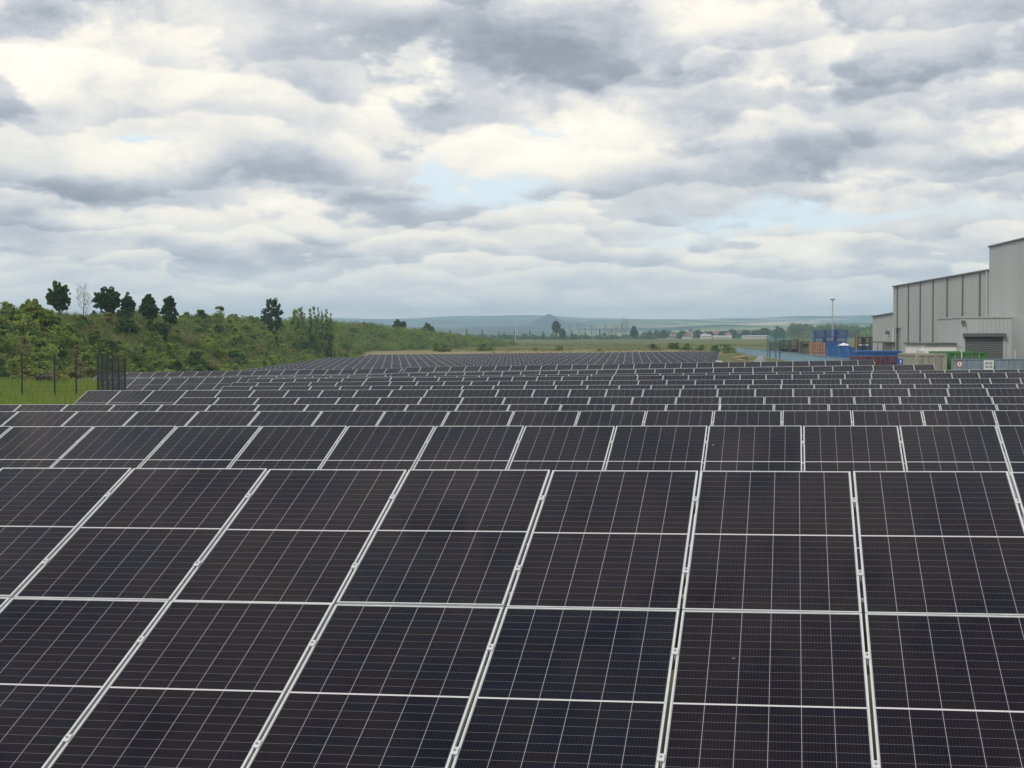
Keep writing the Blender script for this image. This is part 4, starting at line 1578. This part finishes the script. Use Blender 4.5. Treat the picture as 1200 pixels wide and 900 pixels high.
# blue bins with tarpaulins
def bin_(px, Y, wx, h, lab, tarp):
    r_ = empty("blue_bin", (at(px, Y), Y, -4.2), rs.uniform(-.05, .05))
    tag(r_, lab, "bin", "blue bins behind the pale blue fence")
    m_ = MB()
    d = 1.5
    a, b2 = .88, 1.0
    lo = [(-wx / 2 * a, -d / 2 * a, .1), (wx / 2 * a, -d / 2 * a, .1), (wx / 2 * a, d / 2 * a, .1), (-wx / 2 * a, d / 2 * a, .1)]
    hi_ = [(-wx / 2, -d / 2, h), (wx / 2, -d / 2, h), (wx / 2, d / 2, h), (-wx / 2, d / 2, h)]
    for i in range(4):
        j = (i + 1) % 4
        m_.face([lo[i], lo[j], hi_[j], hi_[i]])
    m_.face(lo[::-1]); m_.face([(p[0], p[1], h - .25) for p in hi_])
    m_.build("body", M['blue'], r_)
    m_ = MB()
    for q in (-.3, 0, .3):
        m_.box(q * wx - .04, q * wx + .04, -d / 2 - .05, -d / 2 * .95, .2, h - .05)
    m_.box(-wx / 2 - .05, wx / 2 + .05, -d / 2 - .06, -d / 2 + .02, h, h + .08); m_.box(-wx / 2 - .05, wx / 2 + .05, d / 2 - .02, d / 2 + .06, h, h + .08)
    m_.box(-wx / 2 - .05, -wx / 2 + .03, -d / 2 + .021, d / 2 - .021, h, h + .08); m_.box(wx / 2 - .03, wx / 2 + .05, -d / 2 + .021, d / 2 - .021, h, h + .08)
    m_.build("ribs", M['blue'], r_)
    if tarp:
        n = 8
        g = [[Vector(((i / n - .5) * wx * .98, (j / n - .5) * d * .98, h + .09 + .28 * math.sin(math.pi * i / n) * math.sin(math.pi * j / n) + .06 * math.sin(i * 2.1 + j * 1.7))) for j in range(n + 1)] for i in range(n + 1)]
        m_ = MB()
        for i in range(n):
            for j in range(n):
                m_.face([g[i][j], g[i + 1][j], g[i + 1][j + 1], g[i][j + 1]])
        m_.build("tarpaulin", M['tarp'], r_)


bin_(975.5, 213, 1.5, 2.35, "blue steel bin, left of three behind the pale blue fence", False)
bin_(989, 206, 1.35, 2.45, "blue steel bin heaped under a white tarpaulin, middle of three", True)
bin_(1000, 200, 1.25, 2.3, "blue steel bin, right of three beside the orange pole", False)
bin_(1012, 196, 1.6, 2.45, "blue bin under a white tarpaulin, right of the orange pole", True)
# long blue skip, red stillages before it
r_ = empty("blue_skip", (at(1028, 142), 142, -4.2), -.04)
tag(r_, "long low bright blue skip container before the warehouse wall", "skip")
m_ = MB()
wx, d, h = 3.3, 2.2, 2.45
prof = [(-d / 2, .25), (-d / 2, h), (d / 2, h), (d / 2, .25)]
m_.face([(-wx / 2, -d / 2, .25), (wx / 2, -d / 2, .25), (wx / 2 + .15, -d / 2, h), (-wx / 2 - .15, -d / 2, h)])
m_.face([(wx / 2, d / 2, .25), (-wx / 2, d / 2, .25), (-wx / 2 - .15, d / 2, h), (wx / 2 + .15, d / 2, h)])
m_.face([(-wx / 2, d / 2, .25), (-wx / 2, -d / 2, .25), (-wx / 2 - .15, -d / 2, h), (-wx / 2 - .15, d / 2, h)])
m_.face([(wx / 2, -d / 2, .25), (wx / 2, d / 2, .25), (wx / 2 + .15, d / 2, h), (wx / 2 + .15, -d / 2, h)])
m_.face([(-wx / 2, -d / 2, .25), (-wx / 2, d / 2, .25), (wx / 2, d / 2, .25), (wx / 2, -d / 2, .25)])
m_.build("body", M['blue'], r_)
m_ = MB(); m_.box(-wx / 2 - .22, wx / 2 + .22, -d / 2 - .08, d / 2 + .08, h, h + .10); m_.box(-wx / 2 - .1, wx / 2 + .1, -d / 2, d / 2, h + .101, h + .16); m_.build("lid", M['blue'], r_)
m_ = MB()
for q in (-1.2, -.4, .4, 1.2): m_.box(q - .05, q + .05, -d / 2 - .07, -d / 2 - .003, .3, h - .02)
m_.box(-wx / 2, wx / 2, -.8, -.6, 0, .247); m_.box(-wx / 2, wx / 2, .6, .8, 0, .247)
m_.build("ribs", M['blue'], r_)
for i, px in enumerate((1003.5, 1014, 1026, 1037, 1046.5)):
    for L in range(2):
        Y = 134 + (i % 2) * .5
        stillage('red', .66, 1.12, (at(px, Y), Y, -4.2 + L * 1.125), rs.uniform(-.03, .03), f"red steel stillage, {'lower' if L == 0 else 'upper'} one of the {ordinal(i + 1)} red stack from the left", "red stillages below the blue skip", .5 if (i + L) % 2 else None)
# orange pole, lamp post
m_ = MB(); m_.tube((0, 0, -.2), (0, 0, 3.9), .09, .09, 8); m_.box(-.14, .14, -.14, .14, -.05, .12); m_.tube((0, 0, 3.9), (0, 0, 4.0), .11, .05, 8)
tag(m_.build("orange_pole", M['orange'], None, (at(1003.5, 176), 176, -4.2)), "tan orange upright pole between the blue bins", "pole")
lp = empty("lamp_post", (at(975.6, 246), 246, -4.2))
tag(lp, "tall slender grey lamp post rising above the dark blue stillages", "lamp post")
m_ = MB(); m_.tube((0, 0, -.2), (0, 0, 8.85), .13, .065, 10); m_.build("pole", M['steel'], lp)
m_ = MB(); m_.tube((0, 0, 8.85), (0, 0, 9.02), .09, .48, 12); m_.tube((0, 0, 9.02), (0, 0, 9.14), .50, .30, 12); m_.build("lamp_head", M['steel'], lp)


# containers
def container(name, x0, x1, Y, top, base, dpt, mt, lab, rz=0.0, doors=True):
    wx, h = x1 - x0, top - base
    r_ = empty(name, ((x0 + x1) / 2, Y, base), rz)
    tag(r_, lab, "container")
    m_ = MB()
    def corr(p, q, z0, z1, nrm):
        n = max(6, int((Vector(q) - Vector(p)).length / .14))
        prev = None
        for i in range(n + 1):
            f = i / n
            o_ = Vector(nrm) * (.035 if (i // 2) % 2 else 0)
            c = Vector(p).lerp(Vector(q), f) - o_
            if prev is not None:
                m_.face([(prev.x, prev.y, z0), (c.x, c.y, z0), (c.x, c.y, z1), (prev.x, prev.y, z1)])
            prev = c
    i_ = .06
    corr((-wx / 2 + i_, .02, 0), (wx / 2 - i_, .02, 0), .15, h - .1, (0, -1, 0))
    corr((wx / 2 - .02, i_, 0), (wx / 2 - .02, dpt - i_, 0), .15, h - .1, (1, 0, 0))
    corr((wx / 2 - i_, dpt - .02, 0), (-wx / 2 + i_, dpt - .02, 0), .15, h - .1, (0, 1, 0))
    corr((-wx / 2 + .02, dpt - i_, 0), (-wx / 2 + .02, i_, 0), .15, h - .1, (-1, 0, 0))
    m_.face([(-wx / 2, 0, h - .03), (wx / 2, 0, h - .03), (wx / 2, dpt, h - .03), (-wx / 2, dpt, h - .03)])
    m_.build("corrugated_wall", mt, r_)
    m_ = MB()
    for x in (-wx / 2, wx / 2 - .1):
        for y in (0, dpt - .1):
            m_.box(x, x + .1, y, y + .1, 0, h)
    for z in (0, h - .12):
        m_.box(-wx / 2 + .101, wx / 2 - .101, 0, .1, z, z + .12); m_.box(-wx / 2 + .101, wx / 2 - .101, dpt - .1, dpt, z, z + .12)
        m_.box(-wx / 2, -wx / 2 + .1, .101, dpt - .101, z, z + .12); m_.box(wx / 2 - .1, wx / 2, .101, dpt - .101, z, z + .12)
    m_.build("corner_frame", mt, r_)
    if doors:
        m_ = MB()
        for q in (-.3, -.12, .12, .3):
            m_.tube((q * wx, -.03, .15), (q * wx, -.03, h - .12), .02, n=6)
        m_.box(-.3 * wx - .02, -.3 * wx + .25, -.06, -.03, h * .4, h * .4 + .03); m_.box(.12 * wx, .12 * wx + .25, -.06, -.03, h * .4, h * .4 + .03)
        m_.build("locking_bars", M['steel'], r_)
    return r_


Yc = 101.0
container("green_container", at(1110, Yc), at(1157, Yc), Yc, -1.22, -4.2, 4.5, M['green'], "green shipping container in front of the grey roller door")
container("beige_container", at(1073, 100.5), at(1110, 100.5), 100.5, -1.33, -4.2, 4.5, M['beige'], "beige grey shipping container left of the green container")
# site cabin behind
cb = empty("site_cabin", ((at(1085, 106.5) + at(1128, 106.5)) / 2, 106.5, -4.2))
tag(cb, "long white site cabin with dark flat roof edge behind the containers", "cabin")
wx = at(1128, 106.5) - at(1085, 106.5)
m_ = MB(); m_.box(-wx / 2, wx / 2, 0, 5.5, .5, 3.35); m_.build("wall", M['white'], cb)
m_ = MB(); m_.box(-wx / 2 - .1, wx / 2 + .1, -.12, 5.62, 3.353, 3.5); m_.build("roof", M['trim'], cb)
m_ = MB(); m_.box(-wx / 2 - .35, -wx / 2 - .003, .4, 1.1, 2.5, 3.0); m_.tube((-wx / 2 - .36, .75, 2.75), (-wx / 2 - .351, .75, 2.75), .2); m_.build("air_conditioner", M['frame'], cb)
m_ = MB()
for q in (-.8, .8):
    m_.box(q * wx / 2 - .2, q * wx / 2 + .2, .3, 5.2, 0, .497)
m_.build("base_blocks", M['trim'], cb)
m_ = MB(); m_.box(-.5, .5, -.04, -.003, 1.5, 2.5); m_.build("window", M['winglass'], cb)
# grey hoarding with signs
hx0, hx1, Yh_ = at(1117, 97.6), at(1215, 97.6), 97.6
ho = empty("grey_hoarding", ((hx0 + hx1) / 2, Yh_, -4.0), -.02)
tag(ho, "low grey-blue sheet hoarding along the yard edge at the far right", "hoarding")
n = 6
seg = (hx1 - hx0) / n
for i in range(n):
    m_ = MB()
    xa = -(hx1 - hx0) / 2 + i * seg
    pz = 2.36
    prev = None
    for q in range(11):
        x = xa + q / 10 * (seg - .02)
        y = .02 if q % 2 else 0
        if prev:
            m_.face([(prev[0], prev[1], -.3), (x, y, -.3), (x, y, pz), (prev[0], prev[1], pz)])
        prev = (x, y)
    m_.box(xa, xa + seg - .02, -.03, .05, pz + .002, pz + .06)
    m_.build("sheet_panel", M['slate_blue'], ho)
    m_ = MB(); m_.box(xa - .05, xa + .03, .06, .14, -.3, pz + .05); m_.build("post", M['steel'], ho)
M['sign_text'] = simple("faded_print", (.30, .31, .34), .6)
sg = empty("notice_board", (at(1158.5, 97.4), 97.35, -2.25))
tag(sg, "white rectangular notice board with faded print on the grey hoarding", "sign")
m_ = MB(); m_.box(-.28, .28, -.02, .02, -.34, .58); m_.build("board", M['white'], sg)
m_ = MB()
for i in range(2):
    for j in range(2):
        m_.box(-.21 + i * .23, -.02 + i * .23, -.024, -.0205, .12 + j * .21, .28 + j * .21)
for j in range(4):
    m_.box(-.21, .21 - .05 * (j % 2), -.024, -.0205, -.28 + j * .09, -.25 + j * .09)
m_.build("print", M['sign_text'], sg)


def round_sign(px, py, Y, r, ringm, lab, bar):
    s_ = empty("round_sign", (at(px, Y), Y, (390 - py) / F * Y))
    tag(s_, lab, "sign")
    m_ = MB(); m_.tube((0, -.012, 0), (0, .012, 0), r, n=24); m_.build("disc", ringm, s_)
    if bar == 'limit':
        m_ = MB(); m_.tube((0, -.018, 0), (0, -.0125, 0), r * .74, n=24); d_ = m_.build("face", M['white'], s_)
        m_ = MB(); m_.box(-r * .10, r * .10, -.023, -.0185, -r * .42, r * .42); m_.box(-r * .22, -r * .10, -.023, -.0185, r * .18, r * .34); m_.build("numeral", M['black'], s_)
    else:
        m_ = MB(); m_.box(-r * .12, r * .12, -.018, -.0125, -r * .6, r * .25)
        m_.face([(-r * .38, -.015, r * .12), (r * .38, -.015, r * .12), (0, -.015, r * .65)])
        m_.build("arrow", M['white'], s_)
    m_ = MB(); m_.tube((0, .03, -2.0), (0, .03, r), .03, n=8); m_.build("pole", M['steel'], s_)


M['sign_red'] = paint("sign_red", (.45, .04, .035))
round_sign(1124.5, 428, 97.2, .19, M['sign_red'], "round white traffic sign with red ring before the grey hoarding", 'limit')
M['sign_blue'] = paint("sign_blue", (.02, .10, .42))
round_sign(1055.5, 425, 104, .20, M['sign_blue'], "round blue traffic sign left of the beige container", 'arrow')
# red and white barrier
br = empty("striped_barrier", (at(1066, 112), 112, -4.2))
tag(br, "red and white striped barrier boards left of the beige container", "barrier")
m_ = MB(); m2 = MB()
for zz in (1.95, 2.3, 2.62):
    for i in range(8):
        (m_ if i % 2 else m2).box(-.48 + i * .12, -.36 + i * .12, -.02, .02, zz - .11, zz + .11)
m_.build("white_stripes", M['white'], br); m2.build("red_stripes", M['red'], br)
m_ = MB(); m_.bar((-.4, .05, 0), (-.4, .05, 2.7), .06); m_.bar((.4, .05, 0), (.4, .05, 2.7), .06); m_.build("uprights", M['steel'], br)
# thin light poles near the gate
for px, top, lab in [(1125.5, 409, "short thin lamp pole with small head behind the green container"), (1188, 410, "short white post by the warehouse wall at the right edge")]:
    Y = 100.0 if px > 1150 else 100.6
    r_ = empty("short_pole", (at(px, Y), Y - .3, -4.2)); tag(r_, lab, "pole")
    zt = (390 - top) / F * Y + 4.2
    m_ = MB(); m_.tube((0, 0, 0), (0, 0, zt), .05, .04, 8); m_.build("pole", M['frame'], r_)
    m_ = MB(); m_.box(-.22, .1, -.06, .06, zt + .002, zt + .08); m_.build("head", M['steel'], r_)
# timber heap, tarpaulin heap, board stack
M['plank_pale'] = paint("pale_timber", (.55, .46, .33), .85)
tp = empty("timber_heap", (at(870, 203), 205, -4.25))
tag(tp, "heap of raw timber and broken pallets beyond the last tall row", "timber heap")
rh = random.Random(3)
for i in range(26):
    m_ = MB()
    a = rh.uniform(-.35, .35)
    L = rh.uniform(.7, 1.5)
    c = Vector((rh.uniform(-.85, .85), rh.uniform(-.7, .7), .1 + i * .055))
    dv = Vector((math.cos(a) * L, math.sin(a) * L, rh.uniform(-.25, .25)))
    m_.bar(c - dv * .6, c + dv * .6, rh.uniform(.12, .26), .07)
    m_.build("plank", M[('plank', 'rust', 'plank_pale', 'plank')[i % 4]], tp)
th = MB()
n = 14
def hp(i, j):
    u_, v_ = i / n * 2 - 1, j / n * 2 - 1
    r2 = min(1, (u_ * u_ + v_ * v_))
    return Vector((u_ * 1.05, v_ * .9, 1.35 * (1 - r2) ** .7 + .12 * math.sin(u_ * 7 + 2) * math.cos(v_ * 6)))
for i in range(n):
    for j in range(n):
        th.face([hp(i, j), hp(i + 1, j), hp(i + 1, j + 1), hp(i, j + 1)])
tag(th.build("tarpaulin_heap", M['tarp_g'], None, (at(891, 206), 206, -4.3)), "low grey tarpaulin-covered heap between timber and the blue fence", "heap")
st = empty("board_stack", (at(835, 214), 214, -4.75))
tag(st, "pale stack of boards lying at the end of the far rows", "boards")
for i in range(7):
    m_ = MB(); o_ = rh.uniform(-.05, .05); m_.box(-1.2 + o_, 1.2 + o_, -.6, .6, i * .16, i * .16 + .14); m_.build("board", M['tarp'] if i > 3 else M['plank'], st)
